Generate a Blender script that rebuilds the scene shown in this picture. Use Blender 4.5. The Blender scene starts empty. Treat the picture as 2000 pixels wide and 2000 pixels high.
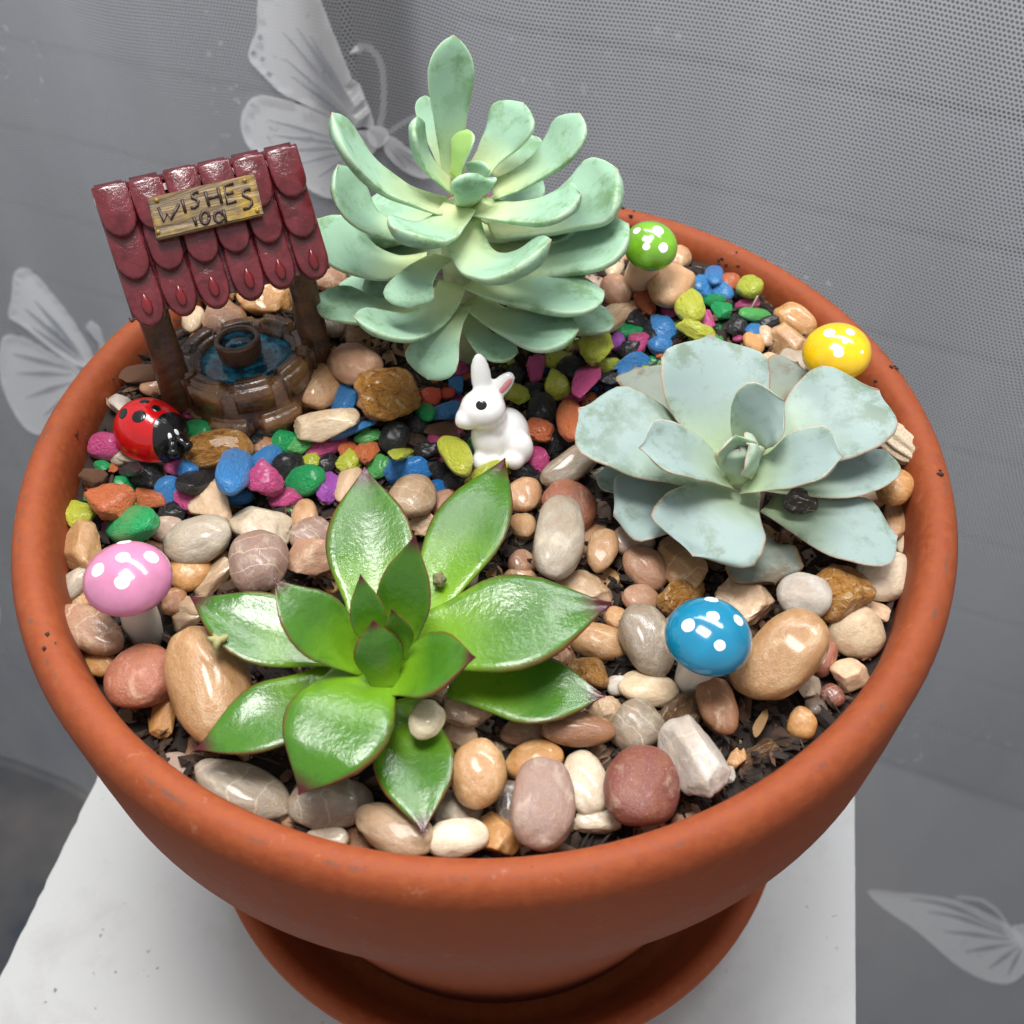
import bpy, bmesh, math, random
import numpy as np
from mathutils import Vector, Matrix, noise as mnoise
random.seed(7)
SC = bpy.context.scene
COL = SC.collection

# ------------------------------------------------------------------ camera
CAM_LOC = Vector((0.0, -0.17394, 0.17593))
PITCH, YAW, ROLL = (math.radians(a) for a in (41.515, -1.892, -0.724))
FPX = 2200.0                                   # focal length in pixels of a 2000 px frame
CAM_R = Matrix.Rotation(YAW, 3, 'Z') @ Matrix.Rotation(PITCH, 3, 'X') @ Matrix.Rotation(ROLL, 3, 'Z')
cam = bpy.data.objects.new('camera', bpy.data.cameras.new('camera'))
COL.objects.link(cam)
cam.matrix_world = Matrix.Translation(CAM_LOC) @ CAM_R.to_4x4()
cam.data.sensor_width = 36.0
cam.data.lens = 36.0 * FPX / 2000.0
cam.data.clip_start = 0.01
cam.data.clip_end = 20.0
cam.data.dof.use_dof = True
cam.data.dof.focus_distance = 0.24
cam.data.dof.aperture_fstop = 25.0
SC.camera = cam

# ------------------------------------------------------------------ light
W = bpy.data.worlds.new('World'); SC.world = W; W.use_nodes = True
W.node_tree.nodes['Background'].inputs[0].default_value = (0.98, 0.985, 1.0, 1)
W.node_tree.nodes['Background'].inputs[1].default_value = 0.60

def area_light(name, loc, target, sx, sy, power, col, spin=0.0):
    l = bpy.data.lights.new(name, 'AREA'); l.shape = 'RECTANGLE'; l.size = sx; l.size_y = sy
    l.energy = power; l.color = col
    o = bpy.data.objects.new(name, l); COL.objects.link(o)
    d = Vector(target) - Vector(loc)
    o.matrix_world = Matrix.Translation(loc) @ d.to_track_quat('-Z', 'Y').to_matrix().to_4x4() @ Matrix.Rotation(spin, 4, 'Z')
    return o
area_light('ceiling_lamp', (-0.04, 0.01, 0.74), (0, 0.0, 0), 0.20, 0.32, 7.6, (1.0, 0.985, 0.96), math.radians(-30))

area_light('window_light', (0.15, 0.44, 0.80), (0.0, 0.2, 0.0), 0.9, 0.12, 5.0, (0.96, 0.98, 1.0), 0.0).data.spread = math.radians(95)

SC.view_settings.view_transform = 'Standard'
SC.view_settings.look = 'None'
SC.view_settings.exposure = 0.0
SC.view_settings.gamma = 1.0
SC.cycles.max_bounces = 8
SC.cycles.transparent_max_bounces = 12
SC.cycles.use_denoising = True

# ------------------------------------------------------------------ helpers
K = 2000.0 / 1932.0
def ray(px, py):
    return CAM_R @ Vector(((px - 1000) / FPX, -(py - 1000) / FPX, -1.0))
def P(px, py, z):
    d = ray(px, py); return CAM_LOC + d * ((z - CAM_LOC.z) / d.z)
def PY(px, py, y):
    d = ray(px, py); return CAM_LOC + d * ((y - CAM_LOC.y) / d.y)
def depth(p):
    return -(CAM_R.transposed() @ (p - CAM_LOC)).z
def mpp(p):                                     # metres per pixel at a point
    return depth(p) / FPX
def plane_hit(px, py, q, n):
    d = ray(px, py); return CAM_LOC + d * ((q - CAM_LOC).dot(n) / d.dot(n))
def lin(h, k=1.0):
    h = h.lstrip('#'); c = [int(h[i:i + 2], 16) / 255 for i in (0, 2, 4)]
    return tuple(k * (x / 12.92 if x <= 0.04045 else ((x + 0.055) / 1.055) ** 2.4) for x in c)
def tag(o, label=None, cat=None, group=None, kind=None):
    if label: o['label'] = label
    if cat: o['category'] = cat
    if group: o['group'] = group
    if kind: o['kind'] = kind
    return o
def link(name, me, mat=None, parent=None):
    o = bpy.data.objects.new(name, me); COL.objects.link(o)
    if mat and not me.materials: me.materials.append(mat)
    if parent: o.parent = parent
    return o
def empty(name, loc=(0, 0, 0), rot=None):
    o = bpy.data.objects.new(name, None); COL.objects.link(o)
    o.empty_display_size = 0.01
    if rot is None: o.location = loc
    else: o.matrix_world = Matrix.Translation(loc) @ rot.to_4x4()
    return o
def mesh(name, verts, faces, mat=None, parent=None, smooth=True, uv=None):
    me = bpy.data.meshes.new(name)
    me.from_pydata([tuple(v) for v in verts], [], faces)
    me.update()
    if smooth: me.polygons.foreach_set('use_smooth', [True] * len(me.polygons))
    if uv:
        l = me.uv_layers.new(name='UVMap')
        for lp in me.loops: l.data[lp.index].uv = uv[lp.vertex_index]
    return link(name, me, mat, parent)
def bm_mesh(name, bm, mat=None, parent=None, smooth=True):
    me = bpy.data.meshes.new(name); bm.normal_update(); bm.to_mesh(me); bm.free()
    if smooth: me.polygons.foreach_set('use_smooth', [True] * len(me.polygons))
    return link(name, me, mat, parent)
def lathe(name, prof, n, mat, parent=None, closed=False, mtx=None):
    v, f = [], []
    for r, z in prof:
        for k in range(n):
            a = 2 * math.pi * k / n; p = Vector((r * math.cos(a), r * math.sin(a), z))
            v.append(mtx @ p if mtx else p)
    m = len(prof)
    for i in range(m if closed else m - 1):
        j = (i + 1) % m
        for k in range(n):
            k2 = (k + 1) % n
            f.append((i * n + k, i * n + k2, j * n + k2, j * n + k))
    if not closed:
        if prof[0][0] > 1e-5: f.append(tuple(reversed(range(n))))
        if prof[-1][0] > 1e-5: f.append(tuple((m - 1) * n + k for k in range(n)))
    return mesh(name, v, f, mat, parent)
def tube_geo(pts, rad, n=8, caps=True):
    v, f = [], []
    pts = [Vector(p) for p in pts]
    for i, p in enumerate(pts):
        t = (pts[min(i + 1, len(pts) - 1)] - pts[max(i - 1, 0)]).normalized()
        s = t.cross(Vector((0.3, 0.2, 0.93)))
        if s.length < 1e-3: s = t.cross(Vector((1, 0, 0)))
        s.normalize(); u = s.cross(t)
        r = rad[i] if isinstance(rad, (list, tuple)) else rad
        for k in range(n):
            a = 2 * math.pi * k / n
            v.append(p + (s * math.cos(a) + u * math.sin(a)) * r)
    for i in range(len(pts) - 1):
        for k in range(n):
            k2 = (k + 1) % n
            f.append((i * n + k, i * n + k2, (i + 1) * n + k2, (i + 1) * n + k))
    if caps:
        f.append(tuple(reversed(range(n)))); f.append(tuple((len(pts) - 1) * n + k for k in range(n)))
    return v, f

SOIL = -0.0128
def soil_z(x, y):                               # the planting is heaped up towards the back of the pot
    t = min(1.0, max(0.0, (y + 0.3 * abs(x) - 0.005) / 0.065))
    return SOIL + 0.0094 * t * t * (3 - 2 * t)
def ground(px, py, off=0.0):
    z = SOIL
    for _ in range(25):
        p = P(px, py, z + off); z += 0.6 * (soil_z(p.x, p.y) - z)
    return P(px, py, z + off)

# ------------------------------------------------------------------ material helpers
class NT:
    def __init__(s, name):
        s.m = bpy.data.materials.new(name); s.m.use_nodes = True
        s.t = s.m.node_tree; s.b = s.t.nodes['Principled BSDF']; s.out = s.t.nodes['Material Output']
    def n(s, typ, **kw):
        x = s.t.nodes.new(typ)
        for k, v in kw.items():
            if k.startswith('_'): setattr(x, k[1:], v)
            else: x.inputs[k.replace('__', ' ')].default_value = v
        return x
    def l(s, a, b): s.t.links.new(a, b)
    def coord(s, what='Object'):
        return s.n('ShaderNodeTexCoord').outputs[what]
    def noise(s, vec, scale, detail=4.0, rough=0.55, dist=0.0):
        x = s.n('ShaderNodeTexNoise'); s.l(vec, x.inputs['Vector'])
        x.inputs['Scale'].default_value = scale; x.inputs['Detail'].default_value = detail
        x.inputs['Roughness'].default_value = rough; x.inputs['Distortion'].default_value = dist
        return x.outputs['Fac']
    def ramp(s, fac, stops):
        r = s.n('ShaderNodeValToRGB'); e = r.color_ramp.elements
        while len(e) < len(stops): e.new(0.5)
        for el, (p, c) in zip(e, stops):
            el.position = p; el.color = (c, c, c, 1) if isinstance(c, (int, float)) else (*c, 1)
        s.l(fac, r.inputs[0]); return r.outputs[0]
    def mix(s, fac, a, b, mode='MIX'):
        x = s.n('ShaderNodeMix', _data_type='RGBA', _blend_type=mode)
        for v, i in ((fac, 0), (a, 6), (b, 7)):
            if isinstance(v, (int, float)): x.inputs[i].default_value = v
            elif isinstance(v, tuple): x.inputs[i].default_value = (*v, 1)
            else: s.l(v, x.inputs[i])
        return x.outputs[2]
    def math(s, op, a, b=0.0, clamp=False):
        x = s.n('ShaderNodeMath', _operation=op, _use_clamp=clamp)
        for v, i in ((a, 0), (b, 1)):
            if isinstance(v, (int, float)): x.inputs[i].default_value = v
            else: s.l(v, x.inputs[i])
        return x.outputs[0]
    def bump(s, h, strength, dist):
        x = s.n('ShaderNodeBump'); x.inputs['Strength'].default_value = strength; x.inputs['Distance'].default_value = dist
        s.l(h, x.inputs['Height']); s.l(x.outputs[0], s.b.inputs['Normal']); return x
    def set(s, **kw):
        for k, v in kw.items():
            i = s.b.inputs[k.replace('__', ' ')]
            if isinstance(v, tuple): i.default_value = (*v, 1) if len(v) == 3 and i.type == 'RGBA' else v
            elif isinstance(v, (int, float)): i.default_value = v
            else: s.l(v, i)
    def sss(s, w, scale, rad=(1, 0.6, 0.4)):
        s.b.inputs['Subsurface Weight'].default_value = w
        s.b.inputs['Subsurface Scale'].default_value = scale
        s.b.inputs['Subsurface Radius'].default_value = rad

def mat_terracotta():
    m = NT('terracotta'); c = m.coord()
    big = m.noise(c, 22, 3); fine = m.noise(c, 420, 4); sp = m.noise(c, 900, 2)
    col = m.mix(m.ramp(big, [(0.3, 0.0), (0.7, 1.0)]), lin('883c1a', 0.9), lin('904420', 0.9))
    col = m.mix(m.ramp(fine, [(0.42, 0.0), (0.66, 0.4)]), col, lin('a2562c', 0.84))
    col = m.mix(m.ramp(sp, [(0.70, 0.0), (0.76, 0.6)]), col, lin('5e2f1e'))
    pale = m.ramp(m.noise(c, 260, 4, 0.7), [(0.64, 0.0), (0.76, 0.35)])
    col = m.mix(pale, col, lin('b98468'))
    # grey scuff line along the crest of the rim
    sep = m.n('ShaderNodeSeparateXYZ'); m.l(c, sep.inputs[0])
    r = m.math('SQRT', m.math('ADD', m.math('MULTIPLY', sep.outputs[0], sep.outputs[0]), m.math('MULTIPLY', sep.outputs[1], sep.outputs[1])))
    band = m.math('SUBTRACT', 1.0, m.math('MULTIPLY', m.math('ABSOLUTE', m.math('SUBTRACT', r, 0.0980)), 1500.0), True)
    brk = m.ramp(m.noise(c, 170, 5, 0.75), [(0.53, 0.0), (0.62, 0.7)])
    col = m.mix(m.math('MULTIPLY', band, brk), col, lin('4e4440'))
    m.set(Base__Color=col, Roughness=m.ramp(fine, [(0.3, 0.62), (0.7, 0.8)]), Specular__IOR__Level=0.35)
    h = m.math('ADD', m.math('MULTIPLY', fine, 0.6), m.math('MULTIPLY', sp, 0.4))
    m.bump(h, 0.35, 0.0004)
    return m.m
def mat_simple(name, col, rough=0.5, var=0.0, scale=300, bump=0.0, bd=0.0003, coat=0.0, spec=0.5, sss=0.0, sscale=0.001):
    m = NT(name); c = m.coord(); n = m.noise(c, scale, 4)
    a = tuple(x * (1 - var) for x in col); b = tuple(min(1, x * (1 + var)) for x in col)
    m.set(Base__Color=m.mix(m.ramp(n, [(0.3, 0.0), (0.7, 1.0)]), a, b) if var else col, Roughness=rough, Specular__IOR__Level=spec, Coat__Weight=coat)
    m.b.inputs['Coat Roughness'].default_value = 0.08
    if bump: m.bump(n, bump, bd)
    if sss: m.sss(sss, sscale)
    return m.m
def mat_pebble():
    m = NT('polished_pebble'); oi = m.n('ShaderNodeObjectInfo'); c = m.coord()
    add = m.n('ShaderNodeVectorMath', _operation='ADD'); m.l(c, add.inputs[0])
    sc = m.n('ShaderNodeVectorMath', _operation='SCALE'); sc.inputs[0].default_value = (37, 91, 53); m.l(oi.outputs['Random'], sc.inputs['Scale'])
    m.l(sc.outputs[0], add.inputs[1]); v = add.outputs[0]
    big = m.noise(v, 1.3, 3, 0.6, 0.6); mid = m.noise(v, 6, 5, 0.65); fine = m.noise(v, 26, 3, 0.6)
    col = m.mix(m.ramp(big, [(0.40, 0.0), (0.70, 0.38)]), oi.outputs['Color'], lin('96683f'), 'MIX')
    col = m.mix(m.ramp(big, [(0.28, 0.45), (0.46, 0.0)]), col, lin('dcc7a6'))
    col = m.mix(m.ramp(mid, [(0.36, 0.25), (0.55, 0.0)]), col, m.mix(1.0, oi.outputs['Color'], (0.55, 0.45, 0.38), 'MULTIPLY'))
    col = m.mix(m.ramp(fine, [(0.60, 0.0), (0.72, 0.5)]), col, lin('d9c3a0'))
    vein = m.n('ShaderNodeTexWave'); vein.inputs['Scale'].default_value = 0.55; vein.inputs['Distortion'].default_value = 7; vein.inputs['Detail'].default_value = 4
    m.l(v, vein.inputs['Vector'])
    vf = m.math('MULTIPLY', m.ramp(vein.outputs['Fac'], [(0.985, 0.0), (0.999, 0.35)]), m.ramp(oi.outputs['Random'], [(0.80, 0.0), (0.82, 1.0)]))
    col = m.mix(vf, col, lin('e3d3b8'))
    sheen = m.math('FRACT', m.math('MULTIPLY', oi.outputs['Random'], 7.31))
    m.set(Base__Color=col, Roughness=m.math('ADD', m.ramp(mid, [(0.3, 0.20), (0.7, 0.40)]), m.math('MULTIPLY', sheen, 0.22)), Specular__IOR__Level=0.5, Coat__Weight=m.ramp(sheen, [(0.15, 0.5), (0.85, 0.03)]))
    m.b.inputs['Coat Roughness'].default_value = 0.15
    m.bump(m.math('ADD', m.math('MULTIPLY', mid, 0.7), m.math('MULTIPLY', fine, 0.3)), 0.25, 0.018)
    m.sss(0.35, 0.0025)
    return m.m
def mat_rough_stone():
    m = NT('rough_stone'); oi = m.n('ShaderNodeObjectInfo'); c = m.coord()
    a = m.noise(c, 2.6, 6, 0.7, 0.8); b = m.noise(c, 11, 5, 0.7)
    col = m.mix(m.ramp(a, [(0.36, 0.0), (0.50, 1.0)]), m.mix(1.0, oi.outputs['Color'], (0.42, 0.32, 0.24), 'MULTIPLY'), oi.outputs['Color'])
    col = m.mix(m.ramp(a, [(0.56, 0.0), (0.66, 0.8)]), col, lin('dcc9a6'))
    col = m.mix(m.ramp(b, [(0.35, 0.6), (0.45, 0.0)]), col, lin('5d3d1d'))
    m.set(Base__Color=col, Roughness=0.4, Coat__Weight=0.15)
    m.bump(m.math('ADD', a, m.math('MULTIPLY', b, 0.6)), 0.6, 0.04)
    return m.m
def mat_gravel():
    m = NT('painted_gravel'); oi = m.n('ShaderNodeObjectInfo'); c = m.coord()
    add = m.n('ShaderNodeVectorMath', _operation='ADD'); m.l(c, add.inputs[0])
    sc = m.n('ShaderNodeVectorMath', _operation='SCALE'); sc.inputs[0].default_value = (17, 41, 73); m.l(oi.outputs['Random'], sc.inputs['Scale'])
    m.l(sc.outputs[0], add.inputs[1]); v = add.outputs[0]
    a = m.noise(v, 5, 5, 0.65); b = m.noise(v, 17, 4, 0.65)
    col = m.mix(m.ramp(a, [(0.30, 0.35), (0.50, 0.0)]), oi.outputs['Color'], m.mix(1.0, oi.outputs['Color'], (0.6, 0.6, 0.6), 'MULTIPLY'))
    col = m.mix(m.ramp(b, [(0.56, 0.0), (0.74, 0.45)]), col, (0.85, 0.85, 0.8))
    col = m.mix(m.ramp(m.noise(v, 9, 3), [(0.66, 0.0), (0.72, 0.75)]), col, (0.03, 0.022, 0.018))
    m.set(Base__Color=col, Roughness=0.4, Specular__IOR__Level=0.5, Coat__Weight=0.35)
    m.b.inputs['Coat Roughness'].default_value = 0.28
    m.bump(m.math('ADD', a, m.math('MULTIPLY', b, 0.6)), 0.8, 0.011)
    return m.m
def mat_leaf(name, base, midc, tip, edge, rough, coat, bump, bscale, blotch, bfac, edgew=0.0, tipw=0.05, sssw=0.12, spec=0.5, edgered=False):
    """leaf colour from its own length (v) and breadth (u); the tint is the leaf's own"""
    m = NT(name); uv = m.coord('UV'); c = m.coord()
    sep = m.n('ShaderNodeSeparateXYZ'); m.l(uv, sep.inputs[0]); u, v = sep.outputs[0], sep.outputs[1]
    n1 = m.noise(c, 90, 4); n2 = m.noise(c, bscale, 4, 0.6)
    vv = m.math('ADD', v, m.math('MULTIPLY', m.math('SUBTRACT', n1, 0.5), 0.25))
    col = m.mix(m.ramp(vv, [(0.08, 0.0), (0.55, 1.0)]), base, midc)
    e = m.math('ABSOLUTE', m.math('SUBTRACT', m.math('MULTIPLY', u, 2.0), 1.0))
    if edgew: col = m.mix(m.math('MULTIPLY', m.ramp(e, [(1 - edgew, 0.0), (1 - edgew * 0.4, 0.95)]), m.ramp(v, [(0.25, 0.15 if edgered else 1.0), (0.8, 1.0)])), col, edge)
    bl = m.math('MULTIPLY', m.ramp(m.noise(c, 130, 6, 0.72), [(0.49, 0.0), (0.61, bfac)]), m.ramp(m.math('MAXIMUM', m.math('MULTIPLY', e, 0.9), v), [(0.45, 0.12), (0.85, 1.0)]))
    col = m.mix(bl, col, blotch)
    sp = m.ramp(m.noise(c, 700, 2), [(0.70, 0.0), (0.76, 0.5)])
    col = m.mix(sp, col, m.mix(0.5, col, blotch))
    col = m.mix(m.ramp(v, [(1 - tipw, 0.0), (1 - tipw * 0.35, 1.0)]), col, tip)
    m.set(Base__Color=col, Roughness=m.ramp(m.noise(c, 55, 4, 0.6), [(0.35, rough * 0.75), (0.65, min(1.0, rough * 1.6))]), Coat__Weight=coat, Specular__IOR__Level=spec)
    m.b.inputs['Coat Roughness'].default_value = 0.2
    m.bump(n2, bump, 0.0006)
    m.sss(sssw, 0.003, (0.5, 1.0, 0.25))
    return m.m
M_TERRA = mat_terracotta()
M_PEB = mat_pebble(); M_ROUGH = mat_rough_stone(); M_GRAV = mat_gravel()
M_GREEN = mat_leaf('green_leaf', lin('84b424', 0.70), lin('4a7e1e', 0.66), lin('54161e', 0.66), lin('7a3a24', 0.7), 0.19, 0.0, 0.20, 800, lin('2d5a24', 0.66), 0.5, 0.11, 0.15, 0.12, 0.45, True)
M_PALE = mat_leaf('pale_leaf', lin('c4d29a', 0.84), lin('93b69c', 0.94), lin('a9a48a', 0.86), lin('b4cbb0', 0.86), 0.55, 0.0, 0.14, 500, lin('6f9262', 0.86), 0.75, 0.08, 0.02, 0.3, 0.3)
M_GREY = mat_leaf('grey_leaf', lin('a6b98f', 0.84), lin('93a6a2', 0.88), lin('b59a8c', 0.84), lin('c4ad9c', 0.84), 0.5, 0.0, 0.12, 600, lin('687a5e', 0.84), 0.65, 0.055, 0.03, 0.2, 0.3)
M_SPROUT = mat_leaf('sprout_leaf', lin('b4cf7a', 0.9), lin('9cc070', 0.9), lin('a9a48a'), lin('b4cbb0'), 0.5, 0.0, 0.12, 500, lin('8aa060'), 0.3, 0.10, 0.02, 0.3, 0.3)
M_YOUNG = mat_leaf('young_leaf', lin('bccd9c', 0.86), lin('a9bda8', 0.86), lin('b59a8c', 0.86), lin('c4ad9c', 0.86), 0.5, 0.0, 0.12, 600, lin('8a9a7c', 0.86), 0.4, 0.11, 0.03, 0.3, 0.3)
M_DRY = mat_leaf('dry_leaf', lin('9aa68c', 0.8), lin('8d968c', 0.8), lin('6a5442', 0.8), lin('a08a6c', 0.8), 0.7, 0.0, 0.4, 500, lin('75624e', 0.8), 0.8, 0.15, 0.1, 0.0, 0.2)
M_SOIL = mat_simple('soil', lin('231913'), 0.9, 0.5, 260, 0.8, 0.002)
M_BARK = mat_simple('bark', lin('6b4a35'), 0.85, 0.5, 300, 0.7, 0.001)

# ------------------------------------------------------------------ setting: stand, wall, curtain
CURT_A = math.radians(25); CURT_D = Vector((math.cos(CURT_A), -math.sin(CURT_A), 0)); CURT_N = Vector((-math.sin(CURT_A), -math.cos(CURT_A), 0))
CURT_O = Vector((0, 0.2, 0))
def fold(s, z):
    return (0.0050 * math.sin(s * 38 + 0.8 + z * 2.0) + 0.004 * math.sin(s * 17 - 1.0 - z * 3) + 0.0016 * math.sin(s * 71 + z * 6)) * (1 if s > -0.05 else 0.6)
def curt(s, z, off=0.0):
    return CURT_O + CURT_D * s + Vector((0, 0, z)) + CURT_N * (fold(s, z) + off)
def curt_sz(px, py):
    h = plane_hit(px, py, CURT_O, CURT_N) - CURT_O
    return h.dot(CURT_D), h.z

def mat_curtain(name, thread, cover, dens):
    m = NT(name); uv = m.coord('UV'); sep = m.n('ShaderNodeSeparateXYZ'); m.l(uv, sep.inputs[0])
    c = m.coord(); wob = m.noise(c, 30, 2); wob2 = m.noise(c, 9, 2)
    pitch = 0.00132
    u = m.math('ADD', m.math('DIVIDE', sep.outputs[0], pitch), m.math('MULTIPLY', wob, 1.6))
    v = m.math('ADD', m.math('DIVIDE', sep.outputs[1], pitch * 1.05), m.math('MULTIPLY', wob2, 3.0))
    row = m.math('FLOOR', v)
    u2 = m.math('ADD', u, m.math('MULTIPLY', m.math('MODULO', row, 2.0), 0.5))
    fu = m.math('ABSOLUTE', m.math('SUBTRACT', m.math('FRACT', u2), 0.5)); fv = m.math('ABSOLUTE', m.math('SUBTRACT', m.math('FRACT', v), 0.5))
    d = m.math('SQRT', m.math('ADD', m.math('MULTIPLY', fu, fu), m.math('MULTIPLY', fv, fv)))
    hole = m.ramp(d, [(0.30, 1.0), (0.41, 0.0)])
    slub = m.math('MULTIPLY', m.ramp(m.noise(c, 230, 3, 0.65), [(0.62, 0.0), (0.67, 1.0)]), m.ramp(m.noise(c, 14, 4, 0.6), [(0.50, 0.0), (0.62, 1.0)]))
    alpha = m.math('SUBTRACT', 1.0, m.math('MULTIPLY', hole, 1 - dens))
    mp = m.n('ShaderNodeMapping'); mp.inputs['Scale'].default_value = (14, 2.2, 1); m.l(uv, mp.inputs[0])
    alpha = m.math('MULTIPLY', alpha, m.ramp(m.noise(mp.outputs[0], 1.0, 3, 0.6), [(0.3, cover * 0.84), (0.7, min(1.0, cover * 1.05))]))
    alpha = m.math('MAXIMUM', alpha, m.math('MULTIPLY', slub, 0.7))
    col = m.mix(slub, thread, lin('d4d6da'))
    t = m.t; t.nodes.remove(m.b)
    df = m.n('ShaderNodeBsdfDiffuse'); tl = m.n('ShaderNodeBsdfTranslucent'); tr = m.n('ShaderNodeBsdfTransparent')
    m.l(col, df.inputs['Color']); m.l(col, tl.inputs['Color'])
    a = m.n('ShaderNodeMixShader'); a.inputs[0].default_value = 0.5; m.l(df.outputs[0], a.inputs[1]); m.l(tl.outputs[0], a.inputs[2])
    b = m.n('ShaderNodeMixShader'); m.l(alpha, b.inputs[0]); m.l(tr.outputs[0], b.inputs[1]); m.l(a.outputs[0], b.inputs[2])
    m.l(b.outputs[0], m.out.inputs[0])
    return m.m
M_NET = mat_curtain('sheer_net', lin('c9cbd0'), 0.93, 0.24)
M_WEAVE = mat_curtain('woven_white', lin('fafbfd'), 0.99, 0.86)
M_VEIN = mat_curtain('open_weave', lin('a6aab2'), 0.9, 0.55)

stand_dir = Vector((0.2345, 0.972, 0)).normalized(); stand_nrm = Vector((stand_dir.y, -stand_dir.x, 0))
def build_stand():
    zt = -0.165
    bm = bmesh.new()
    c0, c1, d0, d1 = -0.1340, 0.1148, -0.17, 0.088
    nx, ny = 90, 90
    for zz in (zt, zt - 0.035):
        ring = []
        for a, b, n in (((c0, d0), (c1, d0), nx), ((c1, d0), (c1, d1), ny), ((c1, d1), (c0, d1), nx), ((c0, d1), (c0, d0), ny)):
            for i in range(n):
                t = i / n; cc = a[0] + (b[0] - a[0]) * t; dd = a[1] + (b[1] - a[1]) * t
                j = mnoise.noise(Vector((cc * 260, dd * 260, zz * 60))) * 0.0006
                j += min(0, mnoise.noise(Vector((cc * 90, dd * 90, 5)))+0.25) * 0.0016
                p = stand_nrm * (cc + (j if abs(cc - c0) < 1e-6 else -0.2 * j if abs(cc - c1) < 1e-6 else 0)) + stand_dir * dd
                ring.append(bm.verts.new((p.x, p.y, zz)))
        bm.faces.new(ring if zz == zt else list(reversed(ring)))
        if zz == zt: top = ring
    n = len(top)
    for i in range(n): bm.faces.new((top[(i + 1) % n], top[i], ring[i], ring[(i + 1) % n]))
    m = NT('white_board'); c = m.coord()
    col = m.mix(m.ramp(m.noise(c, 14, 4), [(0.3, 0.0), (0.7, 1.0)]), lin('c3c4c4', 0.86), lin('cbcccc', 0.86))
    sp = m.ramp(m.noise(c, 240, 3, 0.6), [(0.69, 0.0), (0.73, 0.8)])
    col = m.mix(m.math('MULTIPLY', sp, m.ramp(m.noise(c, 30, 2), [(0.45, 0.0), (0.6, 1.0)])), col, lin('55504c'))
    col = m.mix(m.ramp(m.noise(c, 45, 6, 0.7), [(0.52, 0.0), (0.70, 0.35)]), col, lin('a9a7a3', 0.82))
    m.set(Base__Color=col, Roughness=0.45); m.bump(m.noise(c, 500, 3), 0.1, 0.0003)
    o = bm_mesh('stand_top', bm, m.m, smooth=False)
    root = empty('plant_stand', (0, 0, -0.9))
    o.parent = root; o.location = (0, 0, 0.9)
    for cc in (c0 + 0.03, c1 - 0.03):
        for dd in (d0 + 0.03, d1 - 0.03):
            p = stand_nrm * cc + stand_dir * dd
            bm = bmesh.new(); bmesh.ops.create_cube(bm, size=1, matrix=Matrix.Translation((p.x, p.y, 0.35)) @ Matrix.Rotation(-0.237, 4, 'Z') @ Matrix.Diagonal((0.03, 0.03, 0.70, 1)))
            bmesh.ops.bevel(bm, geom=bm.edges[:], offset=0.002, segments=1, affect='EDGES')
            bm_mesh('leg', bm, m.m, root, smooth=False)
    tag(root, 'white square plant stand with a chipped edge under the saucer', 'plant stand')
build_stand()

def build_backdrop():
    # grey weathered boards and a dim floor seen through the net
    wroot_y = 0.36
    m = NT('weathered_board'); c = m.coord(); oi = m.n('ShaderNodeObjectInfo')
    col = m.mix(m.ramp(m.noise(c, 9, 5), [(0.3, 0.0), (0.7, 1.0)]), lin('45474b'), lin('5a5b5f'))
    col = m.mix(m.ramp(oi.outputs['Random'], [(0.0, 0.0), (1.0, 0.5)]), col, lin('574f50'))
    m.set(Base__Color=col, Roughness=0.85)
    md = mat_simple('dark_gap', lin('6d4a3c'), 0.9, 0.2, 60)
    base = empty('wall', CURT_O - CURT_N * wroot_y); tag(base, kind='structure')
    rot = Matrix((CURT_D, -CURT_N, Vector((0, 0, 1)))).transposed()
    base.matrix_world = Matrix.Translation(CURT_O - CURT_N * wroot_y) @ rot.to_4x4()
    bm = bmesh.new(); bmesh.ops.create_cube(bm, size=1, matrix=Matrix.Translation((0, 0.012, -0.3)) @ Matrix.Diagonal((2.4, 0.01, 1.5, 1)))
    bm_mesh('backing', bm, md, base, smooth=False)
    bm = bmesh.new(); bmesh.ops.create_cube(bm, size=1, matrix=Matrix.Diagonal((2.4, 0.012, 0.083, 1)))
    bmesh.ops.bevel(bm, geom=bm.edges[:], offset=0.003, segments=2, affect='EDGES')
    me = bpy.data.meshes.new('board'); bm.to_mesh(me); bm.free(); me.materials.append(m.m)
    for k in range(15):
        o = link('board', me, None, base); o.location = (0, 0, 0.40 - 0.089 * k)
    wq = CURT_O - CURT_N * 0.012
    pa, pb = [((h - wq).dot(CURT_D), h.z) for h in (plane_hit(x * K, y * K, wq, CURT_N) for x, y in ((612, 262), (826, 262)))]
    mdk = mat_simple('dark_trim', lin('1b1c20'), 0.6)
    bm = bmesh.new(); bmesh.ops.create_cube(bm, size=1, matrix=Matrix.Translation(((pa[0] + pb[0]) / 2, 0.012 + 0.01 - wroot_y, pa[1] + 0.2)) @ Matrix.Diagonal((pb[0] - pa[0], 0.02, 0.4, 1)))
    bm_mesh('dark_panel', bm, mdk, base, smooth=False)
    mf = NT('floor'); c = mf.coord()
    mf.set(Base__Color=mf.mix(mf.ramp(mf.noise(c, 7, 4), [(0.35, 0.0), (0.65, 1.0)]), lin('3c424b'), lin('6b6663')), Roughness=0.7)
    s = 3.0
    f = mesh('floor', [(-s, -s, -0.9), (s, -s, -0.9), (s, s, -0.9), (-s, s, -0.9)], [(0, 1, 2, 3)], mf.m); tag(f, kind='structure')
build_backdrop()

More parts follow.
